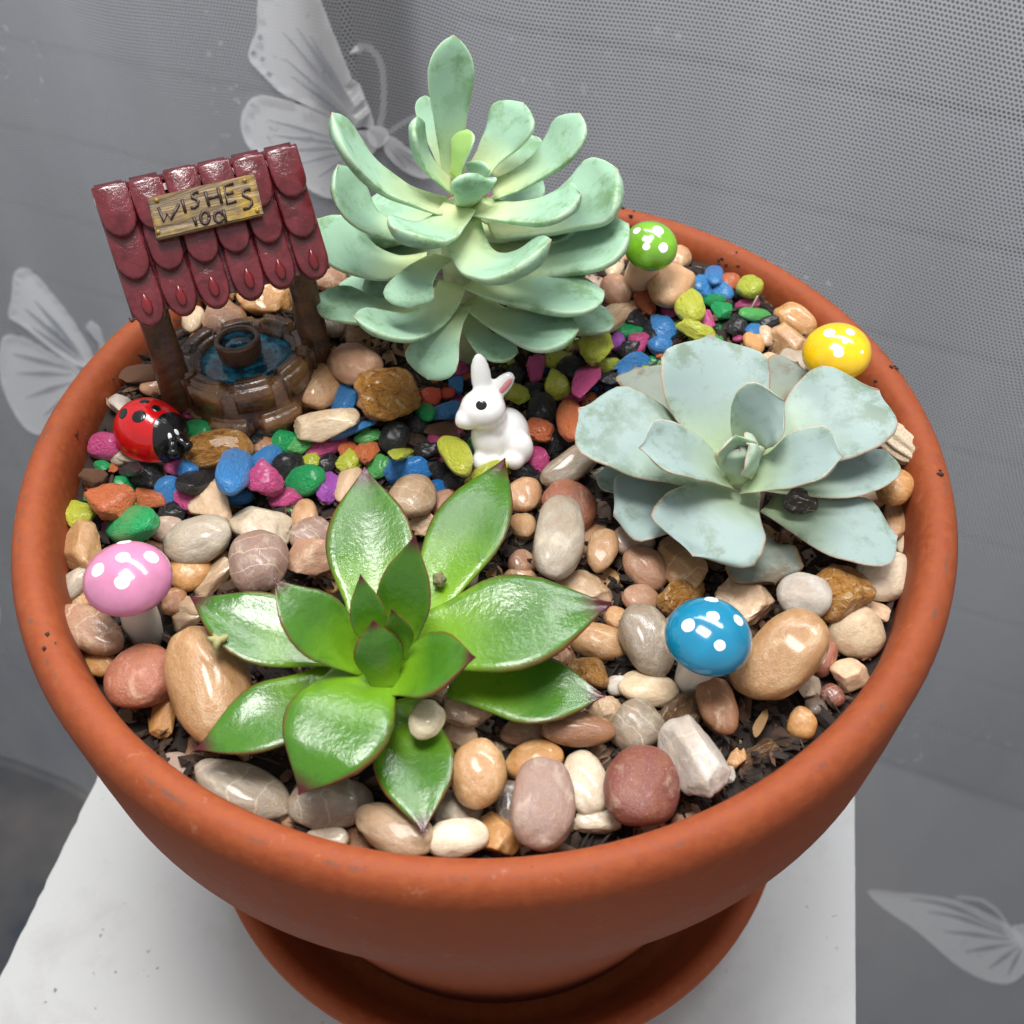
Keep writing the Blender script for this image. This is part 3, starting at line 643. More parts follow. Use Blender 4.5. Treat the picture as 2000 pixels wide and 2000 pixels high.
DATA = """g 206 872 57 49 0 pink s 0;g 202 910 28 21 -20 green r 0;g 384 842 52 39 0 green s 0;g 246 918 57 34 0 black r -1;g 287 931 60 49 0 black r 0;g 341 908 41 41 60 pink a 0;g 366 918 39 36 20 blue s 0;g 326 957 52 44 80 blue a 0;g 388 939 75 44 15 black s 0;g 423 956 28 23 -30 blue s 0;g 460 914 88 60 65 blue s 1;g 244 949 49 41 -60 green a 0;g 222 983 80 75 -40 orange r 1;g 297 975 60 44 -10 orange a 0;g 372 980 52 47 -60 pink r 0;g 331 1001 52 41 0 black r 0;g 156 1009 60 49 30 yellow r 0;g 176 965 34 23 80 green r -1;g 256 1027 91 62 20 green s 1;g 207 1029 28 21 80 pink r -1;g 357 1019 26 21 0 orange r -1;g 274 963 23 16 0 purple r -1;g 463 972 57 26 5 blue s 0;g 484 957 28 23 0 yellow r -1;g 520 939 67 65 0 pink r 1;g 559 910 49 47 0 black s 0;g 523 895 57 39 20 blue s 0;g 556 861 49 41 0 green a 0;g 520 840 47 34 0 black r 0;g 504 859 28 26 0 black r 0;g 515 980 18 13 0 purple r -1;g 559 972 62 34 15 pink a 0;g 341 776 16 13 0 blue s 0;p 238 791 52 44 -70 quartz a 0;p 308 754 65 36 10 tan s 0;p 313 696 41 34 80 cream s 0;p 321 721 41 34 80 cream s 0;p 292 895 111 34 -4 grey r 0;p 233 892 36 34 0 grey s 0;p 424 879 129 72 10 ochre s 0;p 515 872 41 34 30 brown s 0;p 163 1071 96 85 -20 honey a 0;p 326 1035 67 49 0 pinkgrey s 0;p 385 1055 124 85 20 grey s 1;p 414 988 101 75 -70 blush a 0;p 517 1037 119 111 0 ivory a 0;p 504 1094 116 101 70 mauve s 2;p 372 1117 78 72 40 amber s 0;p 145 1141 78 47 45 grey s 0;p 416 1128 93 49 40 sand a 0;p 690 709 96 71 -10 rosy s 1;p 624 754 90 75 40 peach s 0;p 731 670 59 43 0 rosy s -1;p 759 772 121 96 -15 mottled r 1;p 636 825 121 65 10 cream a 1;p 681 946 75 47 65 blush s 0;p 805 971 90 78 20 sand s 1;p 867 983 53 50 60 rosy s 0;p 830 1024 50 47 0 blush r 0;p 1024 966 68 64 0 tan s 0;p 1057 983 47 34 80 honey s -1;p 1113 990 102 93 -50 rust s 0;p 1093 1052 143 90 78 grey s 2;p 1116 909 121 59 33 olive s 1;p 1023 1027 53 47 -60 honey s 0;p 1020 1101 53 51 0 rosy s 0;p 594 1005 59 47 80 peach s 0;p 607 1045 84 62 15 mauve s 0;p 607 1089 99 71 20 rosy a 1;g 672 772 56 47 30 blue a 0;g 703 813 25 19 0 blue r -1;g 690 837 90 23 20 blue a 1;g 586 870 50 34 10 mint r 0;g 720 853 56 28 5 mint r 0;g 638 873 84 34 15 pink r 0;g 687 861 19 16 0 purple r -1;g 681 878 40 31 0 orange r 0;g 718 881 50 43 50 orange r 0;g 610 900 34 31 0 yellow r 0;g 641 903 43 34 20 black r 0;g 683 903 50 43 60 yellow r 0;g 788 886 53 25 10 yellow r 0;g 572 909 47 40 80 black s 0;g 596 941 71 56 30 green s 0;g 639 952 62 47 80 purple r 0;g 740 912 59 40 70 mint r 0;g 793 921 84 56 10 azure r 1;g 771 856 56 50 60 black s 0;g 818 831 50 40 0 black r 0;g 818 859 43 25 10 pink r -1;g 853 850 40 34 70 pink r 0;g 830 803 40 30 -30 green s 0;g 871 803 62 40 -10 blue a 0;g 840 772 43 40 0 vermilion r 0;g 874 769 28 22 0 vermilion r 0;g 891 750 37 28 80 blue r 0;g 909 736 22 14 0 orange r 0;g 899 716 34 33 0 pink r 0;g 832 881 50 28 0 black r 0;g 891 889 78 51 -55 yellow s 2;g 846 906 31 22 0 azure r -1;g 858 921 47 34 0 black r 0;g 852 949 34 28 0 azure r 0;g 836 931 19 12 80 green r -1;g 892 943 50 40 0 black r 0;g 951 921 87 37 30 yellow r 1;g 936 906 37 19 10 orange r -1;g 995 912 31 28 0 yellow r 0;g 1023 918 53 34 -15 black s 0;g 1010 896 25 16 0 orange r 0;g 1048 900 50 43 0 pink r 0;g 1085 865 59 47 30 black r 0;g 1055 840 50 45 0 orange r 1;g 1113 819 75 50 -80 orange s 1;g 1060 800 61 54 80 black s 0;g 1007 771 50 37 -30 yellow r 0;g 1088 757 56 50 60 yellow r 0;g 1085 701 53 34 0 yellow r 0;g 1046 716 53 34 70 pink r 0;g 1051 687 25 19 0 pink r -1;g 1004 735 47 37 80 black r 0;g 1044 766 43 34 0 black r 0;g 1116 722 53 47 0 black s 0;g 1032 819 31 16 80 pink r -1;g 1163 675 71 65 60 lime r 1;g 1183 715 54 29 10 lime r 0;g 1147 739 65 47 65 pink a 1;g 1120 777 47 29 20 pink r 0;g 1178 730 33 22 0 green r -1;g 1192 741 51 29 0 black r 0;g 1236 708 72 33 15 blue a 0;g 1225 732 43 36 40 blue r 0;g 1290 694 18 14 0 orange r 0;g 1205 668 31 31 0 purple s 0;g 1192 645 25 24 0 pink r -1;g 1227 648 54 29 10 green s 0;g 1248 665 43 38 60 pink r 0;g 1230 686 40 36 0 black r 0;g 1243 627 40 33 0 black r 0;g 1272 645 47 27 -70 black r 0;g 1297 641 51 45 -40 blue r 0;g 1290 675 43 36 0 blue s 0;g 1321 666 25 22 0 pink r -1;g 1259 590 54 33 -60 orange r 0;g 1281 610 18 16 0 green r -1;g 1267 616 22 20 0 orange r -1;g 1308 608 33 25 0 pink r 0;g 1346 596 65 51 -45 lime s 1;g 1334 634 33 25 0 lime r 0;g 1359 646 72 34 -20 lime r 1;g 1381 630 47 34 -50 pink a 0;g 1392 587 40 22 0 green r 0;g 1406 608 43 33 -20 green a 0;g 1410 637 29 25 70 green r -1;g 1384 601 22 18 0 lime r -1;g 1370 558 47 43 -30 blue r 0;g 1395 538 33 31 0 blue s 0;g 1412 572 40 33 -20 blue s 0;g 1424 552 36 33 0 orange s 0;g 1464 561 47 38 0 lime s 1;g 1446 576 36 22 0 black r 0;g 1460 594 43 22 5 pink r 0;g 1437 598 43 29 80 black r -1;g 1475 614 58 24 -10 mint s 0;g 1439 637 43 38 80 black r 0;g 1500 630 43 22 10 black r 0;g 1473 646 33 25 0 blue s 0;g 1441 661 18 14 0 pink s 0;p 1330 503 43 40 80 peach s 0;p 1308 558 87 74 25 peach s 1;p 1200 521 51 36 80 cream s 0;p 1200 565 60 53 -50 rosy s 0;p 1200 617 120 43 30 blush s 0;p 1214 500 27 22 0 tan s 0;p 1555 625 83 51 -32 amber s 0;p 1538 666 72 58 -40 peach a 0;p 1497 657 40 33 -70 blush s 0;p 1471 670 43 36 -60 amber s 0;p 1551 706 62 54 0 grey s 0;p 1504 703 36 25 -20 blush s 0;p 1748 951 69 74 0 amber s 2;p 1696 971 76 54 20 blush a 0;p 1750 1014 72 47 80 peach s 0;p 1768 1059 47 31 75 cream s 0;p 1177 1075 81 56 75 peach s 1;p 1237 1054 79 62 0 pinkgrey s 0;p 1262 1110 91 72 -50 rosy s 0;p 1330 1101 120 75 -35 honey a 0;p 1138 1153 112 70 -15 sand r 0;p 1167 1128 91 58 -10 honey r -1;p 1252 1170 70 52 -20 rosy s 0;p 1332 1166 91 62 20 ochre r 0;p 1399 1137 37 33 0 rosy s -1;p 1452 1174 104 95 0 blush r 0;p 1512 1166 66 37 80 sand r -1;p 1570 1164 97 85 -20 quartz s 2;p 1643 1157 112 104 0 ochre a 1;p 1730 1124 110 87 5 ivory s 0;p 1709 1195 54 46 -30 blush a 0;p 1672 1238 99 97 0 cream s 0;p 1744 1070 33 29 0 pinkgrey s -1;p 1606 1277 81 54 70 rust s 0;p 1661 1315 66 58 0 blush a 0;p 1626 1358 46 39 -50 maroon s 0;p 1577 1340 58 46 -30 ivory a 0;p 1593 1381 41 33 0 charcoal s 0;p 1568 1414 58 52 60 amber s 0;p 1525 1282 195 124 38 honey s 2;p 1266 1251 141 93 -68 olive s 1;p 1204 1207 46 43 0 honey s 0;p 1171 1253 104 68 -15 honey s 0;p 1154 1313 79 68 -40 ochre a 0;p 1229 1286 62 46 0 charcoal s -1;p 1206 1340 39 37 0 quartz s 0;p 1266 1344 112 66 -12 cream s 0;p 1399 1379 108 68 -77 brown s 1;p 1183 1387 62 54 0 sand r 0;p 1245 1420 99 93 30 olive s 0;p 1328 1398 112 70 55 bark a 0;p 1355 1475 153 99 -62 quartz a 2;p 1129 1424 133 64 -4 brown s 1;p 1254 1537 143 139 40 maroon s 1;p 1142 1528 114 89 -70 ivory s 0;p 1341 1556 58 41 -20 sand s -1;p 1492 1475 116 50 30 bark a -1;p 1440 1480 46 29 60 amber a 0;p 1423 1513 33 25 70 quartz a 0;p 1407 1451 50 41 0 charcoal s -1;p 1167 1604 91 46 5 ivory r 0;p 174 1230 134 80 -25 rosy s 1;p 192 1292 60 51 -40 amber s 0;p 274 1321 127 116 40 rust s 1;p 410 1339 221 145 -72 honey s 2;p 319 1382 109 54 78 amber a 0;p 475 1543 192 91 -26 grey s 0;p 272 1255 58 43 0 pinkgrey s -1;p 370 1205 65 43 20 sand a 0;p 341 1176 51 43 60 brown s 0;p 638 1634 80 38 -4 ivory s 0;p 647 1568 153 95 0 grey s 0;p 769 1620 149 88 -20 sand s 1;p 895 1635 113 70 5 ivory s 1;p 891 1583 95 81 0 grey r 0;p 972 1635 77 72 0 amber a 0;p 936 1511 124 101 82 honey s 2;p 994 1583 108 50 80 charcoal s 0;p 1062 1573 155 115 80 mauve s 2;p 915 1386 95 68 -15 blush r 1;p 897 1440 63 47 -20 blush a 0;p 958 1431 59 45 0 grey r -1;p 1021 1431 81 52 -5 rosy s 0;p 1044 1486 108 74 12 amber s 0;p 976 1470 63 41 -60 cream r -1;p 904 1129 59 41 10 ivory s 0;p 836 1152 36 32 0 cream s 0;p 1017 1129 63 36 -10 peach s 0;p 386 1188 77 50 10 sand r 0;p 377 623 56 40 75 cream s 0;p 439 626 81 75 50 rosy s 0;p 516 582 99 71 -10 amber r 0;p 420 576 59 47 0 ochre r 0;p 644 542 68 59 0 rosy s 0;p 647 629 59 50 -40 grey s 0;p 386 666 31 28 0 amber s 0;p 769 629 48 36 -16 tan s -1;g 979 879 44 38 -23 green r -1;p 1453 676 57 46 5 rosy a -1;p 573 1592 74 65 -14 tan s -1;p 1533 1060 60 48 20 brown s -1;p 977 1231 70 48 82 amber s -1;p 798 687 68 49 1 peach a -1;p 642 1121 77 52 -75 amber s -1;p 1393 1191 54 40 -45 sand r -1;p 583 1264 57 42 -8 honey r -1;p 1112 634 65 49 26 honey s -1;p 307 1086 72 54 -39 brown s -1;p 1451 1224 74 58 77 sand s -1;p 1062 1351 78 55 -90 amber s -1;p 158 1165 63 54 65 honey s -1;p 713 1376 64 42 -2 rosy s -1;p 1722 994 53 47 9 amber r -1;p 1176 1574 62 42 52 honey s -1;p 672 1101 77 64 -89 sand s -1;p 1309 1031 49 35 -15 cream s -1;p 1643 1010 77 56 39 brown a -1;p 525 1168 80 58 20 rosy a -1;p 1206 839 56 37 -85 grey s -1;p 411 1099 70 56 3 peach r -1;p 635 589 48 43 -17 pinkgrey s -1;p 1336 1239 78 68 -70 grey s -1;p 1033 1053 51 44 33 grey s -1;p 735 639 76 59 47 sand r -1;p 1492 723 65 50 46 honey r -1;p 741 1474 74 59 -63 brown a -1;p 1626 875 78 67 15 pinkgrey s -1;g 499 826 32 28 -81 azure s -1;p 697 539 70 54 49 pinkgrey s -1;p 1168 931 52 40 -74 grey a -1;p 605 1283 73 60 21 cream s -1;p 1184 1188 57 50 -48 pinkgrey s -1;g 258 1073 32 27 -10 orange r -1;g 1396 661 34 22 -7 mint s -1;p 1245 908 64 44 -33 amber s -1;p 457 843 66 44 -70 brown s -1;p 838 1416 51 33 -44 pinkgrey s -1;p 1109 1617 47 32 56 amber r -1;p 1122 1103 55 37 31 sand s -1;p 995 1359 48 33 16 tan s -1;p 1715 1074 64 43 43 cream s -1;p 1028 1282 48 37 -56 rosy a -1;p 568 1156 50 41 -72 pinkgrey s -1;p 1382 1080 64 46 69 brown s -1;p 1069 1170 70 62 -49 sand s -1;p 634 695 62 45 4 honey s -1;p 1616 1218 53 40 -11 tan a -1;p 755 697 47 34 -58 honey r -1;g 840 866 46 35 12 mint s -1;p 894 1345 56 38 2 honey s -1;p 751 1022 67 57 -82 peach s -1;p 1100 1287 76 60 -86 brown a -1;p 480 1414 48 39 -46 amber s -1;p 1282 1192 55 37 -4 tan r -1;p 831 1483 55 43 -22 peach a -1;p 1428 1300 50 39 -42 honey r -1;p 1050 528 71 61 -83 rosy a -1;p 886 1086 50 35 3 pinkgrey a -1;p 716 1647 80 67 -71 brown r -1;g 1299 752 38 34 62 pink a -1;p 1278 998 55 46 -65 pinkgrey s -1;p 640 1205 60 41 30 brown s -1;p 450 1229 71 56 51 amber s -1;p 1339 1595 64 47 54 rosy s -1;p 968 1382 48 39 53 tan s -1;g 562 991 47 40 -72 mint s -1;p 1070 561 75 54 -59 peach r -1;p 1415 1076 61 53 -49 brown a -1;p 394 1471 76 62 -72 brown a -1;p 1112 1330 64 45 80 grey r -1;g 1304 711 37 27 -10 blue s -1;g 843 701 39 31 61 blue r -1;g 233 1062 38 27 -2 yellow r -1;p 705 1119 65 50 22 grey a -1;p 885 1412 70 60 -48 honey s -1;g 952 717 36 27 -65 black s -1;g 1335 689 33 22 85 yellow r -1;p 528 1242 57 44 46 brown s -1;p 1040 1400 48 36 39 brown a -1;g 350 950 40 34 -64 green a -1;g 1064 720 34 27 -48 blue r -1;p 870 1357 63 52 -20 sand s -1;p 1163 1011 72 56 -84 pinkgrey s -1;p 488 1467 51 46 -42 peach s -1;g 1379 696 43 34 -21 black s -1;p 611 1497 50 33 11 peach s -1;p 429 826 48 34 73 grey a -1;p 869 1066 72 60 10 sand r -1;g 933 870 45 36 17 green s -1;p 259 1400 49 41 -37 sand r -1;p 1377 1251 62 50 14 grey s -1;g 270 987 36 32 86 yellow r -1;p 992 1302 58 44 -40 pinkgrey r -1;p 994 1189 80 68 8 grey s -1;p 593 1426 68 53 32 grey s -1;p 835 1589 61 43 -84 honey s -1;p 192 1150 65 46 53 amber a -1;p 1114 596 52 38 -18 tan r -1;p 1606 758 52 38 73 tan s -1;p 1484 1062 75 55 67 amber s -1;p 695 662 77 61 -55 brown s -1;p 1431 1263 72 60 12 rosy s -1;p 956 1594 53 36 75 peach r -1;g 1168 762 35 28 -85 azure r -1;p 320 1161 51 35 10 tan a -1;p 1078 1245 55 37 64 brown s -1;p 644 1480 78 51 -27 cream s -1;p 1152 1058 78 61 -44 tan s -1;p 1171 848 75 49 41 sand s -1;p 1163 559 51 43 -74 pinkgrey s -1;p 995 1511 74 49 53 sand s -1;p 1117 1384 57 47 2 tan r -1;p 1493 1118 53 39 -21 tan s -1;p 1583 1092 50 36 10 pinkgrey s -1;p 472 1148 72 50 -29 honey a -1;p 1275 1621 59 47 -22 rosy s -1;p 1085 1389 63 42 23 honey a -1;p 763 1551 71 57 -48 brown r -1;p 801 1018 59 39 44 brown s -1;p 616 1320 70 55 -85 pinkgrey s -1;p 694 1458 51 34 -6 honey a -1;p 1122 1195 69 55 11 peach s -1;p 432 1180 57 38 81 rosy s -1;p 1171 1479 59 47 -53 rosy s -1;p 1034 1324 79 52 68 cream a -1;p 653 1337 49 37 61 sand a -1;p 1008 1655 52 40 -46 pinkgrey a -1;p 1601 1115 54 38 -84 pinkgrey s -1;p 1048 1235 75 55 7 sand s -1;g 914 966 32 26 -81 mint r -1;p 833 1535 78 59 -60 cream s -1;p 459 1010 51 40 -65 amber r -1;p 535 1427 71 56 2 honey s -1;p 650 1390 56 51 -78 rosy s -1;g 973 932 31 23 -33 yellow r -1;p 1016 1392 50 35 84 amber s -1;p 800 1559 47 35 -74 rosy r -1;p 318 925 57 50 -79 brown s -1;g 897 821 47 30 -56 blue r -1;p 350 1499 76 53 -19 pinkgrey s -1;g 858 718 34 24 -50 lime s -1;g 1333 757 41 33 77 green r -1;p 547 1207 62 46 6 pinkgrey s -1;p 964 1126 50 40 -64 honey r -1;p 603 1130 52 39 -63 peach s -1;p 751 1088 67 59 -13 peach s -1;g 1344 700 34 25 42 black a -1;p 747 530 71 58 86 peach r -1;p 489 1241 67 50 26 amber s -1;p 880 1035 62 40 -60 honey r -1;g 1192 756 41 28 86 blue r -1;g 1123 694 44 29 14 pink r -1;g 1034 654 37 25 46 orange a -1;g 541 818 32 25 1 pink r -1;g 883 832 43 31 48 pink r -1;g 988 672 37 32 -72 azure r -1;g 1117 675 48 33 53 lime r -1;g 507 974 33 23 -79 black a -1;g 1018 837 32 22 24 pink r -1;g 970 979 40 30 68 green s -1;g 1217 790 47 37 -14 pink s -1;g 570 841 42 36 44 green r -1;g 1043 742 32 25 81 orange a -1;g 1352 684 35 30 57 yellow s -1;g 906 844 44 39 1 pink a -1;g 1232 811 38 32 18 orange r -1;g 972 684 43 31 -20 pink r -1;g 939 999 33 22 -20 mint a -1;g 698 784 46 40 -39 blue s -1;g 1076 624 45 36 49 black s -1;g 176 1027 33 28 35 pink s -1;g 882 918 40 33 -62 orange a -1;g 1158 803 36 28 -54 yellow r -1;g 897 787 45 33 -2 pink r -1;g 710 909 35 31 89 black a -1;g 913 931 32 21 85 mint a -1;g 970 734 46 33 42 blue r -1;g 260 1128 48 37 -13 pink r -1;g 1355 754 32 23 -1 azure r -1;g 922 920 33 30 -20 pink r -1;g 1243 772 38 34 82 orange s -1;g 1317 743 36 29 29 azure r -1;g 1036 865 32 22 82 blue r -1;g 1058 668 42 30 -84 lime r -1;g 956 877 36 26 31 orange r -1;g 371 801 46 34 -50 pink r -1;g 596 888 31 26 -82 black r -1;g 1393 712 47 40 83 orange r -1;g 1193 809 31 26 -62 yellow a -1;g 861 902 35 25 -48 pink a -1;g 945 957 38 34 -71 lime a -1;g 1082 675 45 38 6 lime a -1;g 1275 761 41 36 70 orange r -1;g 1420 658 35 27 18 mint r -1;g 1017 851 40 31 35 orange s -1;g 835 747 33 22 69 green a -1;g 1267 798 42 34 46 azure r -1;g 203 927 37 30 15 pink r -1;g 492 918 38 30 77 orange a -1;g 1154 785 46 32 57 orange r -1;g 1348 667 35 30 -51 lime a -1;g 991 712 34 28 10 lime s -1;g 1053 631 33 29 -77 azure s -1;g 1056 863 39 27 4 orange s -1;g 1280 711 45 35 -31 green r -1;g 660 911 40 30 -67 pink r -1;g 1254 642 45 33 24 yellow r -1;g 1251 839 34 29 -35 lime s -1;g 592 907 46 37 -46 orange a -1;g 863 763 32 25 4 orange s -1;g 848 741 41 32 -68 orange r -1;g 1012 870 45 31 -27 orange r -1;g 267 951 39 25 -39 orange a -1;g 1213 768 35 26 -20 pink a -1;g 940 732 40 31 11 black r -1;g 520 973 32 21 -14 pink a -1;g 1269 735 48 38 -70 yellow r -1;g 1360 710 30 24 -12 blue s -1;g 548 834 34 23 -28 blue a -1;g 1052 877 42 34 86 lime a -1;g 962 946 44 31 -76 azure r -1;g 924 718 35 31 -43 mint a -1;g 803 813 46 37 -8 black r -1;g 386 915 46 35 -70 pink r -1;g 1252 755 34 28 -9 pink r -1;g 1344 740 36 25 -77 azure r -1;g 1141 646 33 24 52 orange s -1;g 800 853 45 38 -46 blue r -1;g 1086 827 42 28 -80 azure r -1;g 185 942 48 34 82 orange r -1;g 1050 592 31 25 58 green a -1;g 985 744 35 28 83 orange a -1;g 1178 809 32 23 56 azure r -1;g 832 731 43 31 -38 blue s -1;g 1041 609 43 31 -51 azure s -1;g 274 1112 41 36 85 green r -1;g 951 1008 21 14 -5 azure s -1;g 919 775 25 19 1 yellow s -1;g 962 754 28 19 41 yellow s -1;g 841 839 22 18 35 blue r -1;g 1140 707 23 16 0 black r -1;g 1415 693 23 17 -71 mint s -1;g 1402 737 25 21 -53 azure r -1;g 1031 802 23 17 15 azure a -1;g 1309 694 25 21 83 orange r -1;g 1201 695 20 14 -27 pink r -1;g 1286 729 29 25 -31 lime a -1;g 1372 590 25 18 -68 green r -1;g 990 925 29 20 -5 lime r -1;g 638 995 30 21 -44 pink r -1;g 791 833 26 22 -63 green r -1;g 1027 887 21 18 -1 pink r -1;g 351 889 29 21 80 pink r -1;g 1143 826 25 17 -82 lime r -1;g 999 689 30 24 11 yellow a -1;g 1057 746 27 19 38 yellow r -1;g 1279 624 31 23 -8 pink a -1;g 771 898 31 24 27 azure s -1;g 1278 819 23 20 5 pink r -1;g 275 1082 22 18 -1 pink a -1;g 1316 761 22 19 88 azure r -1;g 297 998 31 22 42 mint r -1;g 284 1054 27 22 44 yellow a -1;g 341 768 29 25 -40 lime r -1;g 1333 719 26 21 -24 green r -1;g 499 846 30 26 46 yellow a -1;g 1032 790 21 17 -25 pink a -1;g 943 758 27 18 -69 orange a -1;g 923 744 29 21 -5 blue r -1;g 747 872 32 21 9 orange r -1;g 950 699 23 20 89 azure a -1;g 217 909 26 21 -65 orange r -1;g 754 930 24 18 -76 yellow r -1;g 895 965 23 16 19 lime s -1;g 801 873 32 25 -85 pink s -1;g 1015 936 22 17 -50 lime a -1;g 1115 759 23 17 -41 mint r -1;g 748 849 20 18 -24 pink r -1;g 1010 675 24 20 20 pink a -1;g 554 941 28 24 15 green r -1;g 933 695 20 14 -90 orange s -1;g 927 762 23 18 54 black a -1;g 1402 687 25 18 -1 green r -1;g 920 887 30 26 -82 azure s -1;g 648 921 22 18 -73 green r -1;g 613 962 30 26 -23 orange r -1;g 471 990 21 18 58 orange s -1;g 889 771 26 20 -35 pink s -1;g 1425 625 21 17 52 pink a -1;g 1358 625 23 19 67 orange r -1"""
MARKS = [('ladybird', 296, 827), ('wishing well', 495, 740), ('white rabbit', 965, 830), ('pink mushroom', 270, 1160), ('blue mushroom', 1375, 1260), ('green mushroom', 1255, 520), ('yellow mushroom', 1634, 700),
         ('lowest point of the front rim', 925, 1660), ('left end of the rim', 105, 1080), ('right end of the rim', 1775, 1030), ('lowest leaf tip of the green succulent', 825, 1625), ('left leaf tip of the green succulent', 373, 1164), ('right leaf tip of the green succulent', 1193, 1180),
         ('top leaf tip of the green succulent', 714, 912), ('lowest spoon leaf of the tall succulent', 834, 740), ('bare soil patch on the right', 1500, 1400), ('lowest leaf tip of the grey succulent', 1512, 1145), ('left leaf tip of the grey succulent', 1130, 800)]
GROW = {'g': 1.12, 'p': 1.08}
ORD = ['nearest', 'second nearest', 'third nearest', 'fourth nearest', 'fifth nearest', 'sixth nearest', 'seventh nearest', 'eighth nearest', 'ninth nearest', 'tenth nearest', 'eleventh nearest', 'twelfth nearest', 'thirteenth nearest', 'fourteenth nearest', 'fifteenth nearest', 'sixteenth nearest']
def build_stones():
    rows = []
    for ln in DATA.split(';'):
        k, px, py, w, h, a, col, sh, ly = ln.split()
        rows.append([k, int(px), int(py), int(w), int(h), int(a), col, sh, int(ly)])
    noun = {'g': 'gravel stone', 'p': 'pebble'}
    def desc(r):
        return (WORD[r[6]] + ' ' + noun[r[0]]) if r[0] == 'g' else (SHAPE[r[7]] + ' ' + WORD[r[6]] + ' ' + noun[r[0]])
    groups = {}
    for r in rows: groups.setdefault(desc(r), []).append(r)
    used = set(); rnd = random.Random(21)
    for i, r in enumerate(rows):
        k, px, py, w, h, a, col, sh, ly = r
        best = None
        for name, mx, my in MARKS:
            rank = sorted(groups[desc(r)], key=lambda q: (q[1] - mx) ** 2 + (q[2] - my) ** 2).index(r)
            d = math.hypot(px - mx, py - my)
            if (name, rank, desc(r)) in used: continue
            sc = (rank, d)
            if best is None or sc < best[0]: best = (sc, name, rank)
        used.add((best[1], best[2], desc(r)))
        size = 'big ' if max(w, h) > 125 else 'tiny ' if max(w, h) < 26 else ''
        label = f'{size}{desc(r)} {ORD[best[2]]} the {best[1]}' if len(groups[desc(r)]) > 1 else f'{size}{desc(r)} close to the {best[1]}'
        base = lin(HEX[col]); gain = min(1.5 if k == 'g' else 1.05 if col in ('mottled', 'ochre') else 0.95, 0.98 / max(base)); c = tuple(x * gain for x in base)
        jit = 1 + rnd.uniform(-0.1, 0.1); c = tuple(min(1, x * jit) for x in c)
        fam = 'g' if k == 'g' else 'q' if col in ('mottled', 'ochre', 'bark') else 'p'
        me = stone_lib(sh, fam)[rnd.randrange(10)]
        o = place_stone('gravel_stone' if k == 'g' else 'pebble', me, px, py, w * GROW[k], h * GROW[k], a, SOIL + ly * 0.0032, c, rnd, 0.8 if k == 'g' else 0.7, 0.3 if k == 'g' else 0.16)
        tag(o, label, 'gravel stone' if k == 'g' else 'pebble', 'painted gravel stones in the pot' if k == 'g' else 'natural pebbles in the pot')
build_stones()

# ------------------------------------------------------------------ succulents
PROF = {
    'acute': [(0, .52), (.2, .68), (.42, .96), (.52, 1), (.62, .94), (.72, .79), (.81, .55), (.885, .32), (.94, .15), (.975, .06), (1, .012)],
    'spat': [(0, .50), (.25, .54), (.5, .72), (.70, .97), (.80, 1), (.88, .86), (.94, .58), (.972, .32), (.988, .14), (1, .02)],
    'round': [(0, .42), (.25, .62), (.5, .93), (.68, 1), (.80, .97), (.865, .84), (.908, .62), (.936, .36), (.955, .20), (.975, .11), (1, .012)],
}
def prof(name, t):
    p = PROF[name]
    for (a, x), (b, y) in zip(p, p[1:]):
        if t <= b:
            k = (t - a) / (b - a); k = k * k * (3 - 2 * k) if name == 'none' else k
            return x + (y - x) * k
    return p[-1][1]
def leaf(root, pts, hw, pname, mat, axis, top=0.10, bot=0.30, cup=0.12, flip=False, twist=0.0, label=None, wav=0.0, seed=0, name='leaf', nrm=None):
    """fleshy leaf along base, middle, tip (world points); hw = half breadth in photo pixels"""
    b, m, e = pts
    c = m * 2 - (b + e) * 0.5                                    # quadratic bezier through the middle
    nt, nc = 26, 18
    s_mid = mpp(m); inv = root.matrix_world.inverted()
    tan = (e - b).normalized(); N = axis - tan * axis.dot(tan); N.normalize()
    if flip: N = -N
    if nrm: N = Vector(nrm); N = (N - tan * N.dot(tan)).normalized()
    if twist: N = Matrix.Rotation(twist, 3, tan) @ N
    S0 = tan.cross(N).normalized(); view = (CAM_LOC - m).normalized()
    tv = (tan - view * tan.dot(view)).normalized(); wv = view.cross(tv)
    fore = max(0.55, abs(S0.dot(wv)))
    Wd = hw * s_mid / fore
    v, f, uv = [], [], []
    rnd = random.Random(seed)
    for i in range(nt + 1):
        t = i / nt; t = 1 - (1 - t) ** 1.35
        p = b * (1 - t) ** 2 + c * 2 * t * (1 - t) + e * t * t
        d = ((c - b) * (1 - t) + (e - c) * t).normalized()
        nn = N - d * N.dot(d); nn.normalize(); ss = d.cross(nn)
        w = Wd * prof(pname, t)
        th = Wd * (0.55 + 0.45 * min(1, t * 2)) * min(1, prof(pname, t) * 1.25)
        for k in range(nc):
            a = 2 * math.pi * k / nc; x = math.cos(a); sn = math.sin(a)
            x = math.copysign(abs(x) ** 0.85, x)
            y = (top if sn > 0 else bot) * th * math.copysign(abs(sn) ** 0.9, sn) + cup * w * abs(x) ** 1.45
            if wav: y += wav * Wd * mnoise.noise(Vector((x * 1.2 + seed, t * 3.5, seed * 3.1))) * (0.3 + abs(x))
            v.append(inv @ (p + ss * (x * w) + nn * y)); uv.append((0.5 + 0.5 * x, t))
    for i in range(nt):
        for k in range(nc):
            k2 = (k + 1) % nc; f.append((i * nc + k, (i + 1) * nc + k, (i + 1) * nc + k2, i * nc + k2))
    f.append(tuple(range(nc))); f.append(tuple(reversed([nt * nc + k for k in range(nc)])))
    o = mesh(name, v, f, mat, root, uv=uv)
    if label: o['label'] = label
    return o
UP = Vector((0, 0, 1))
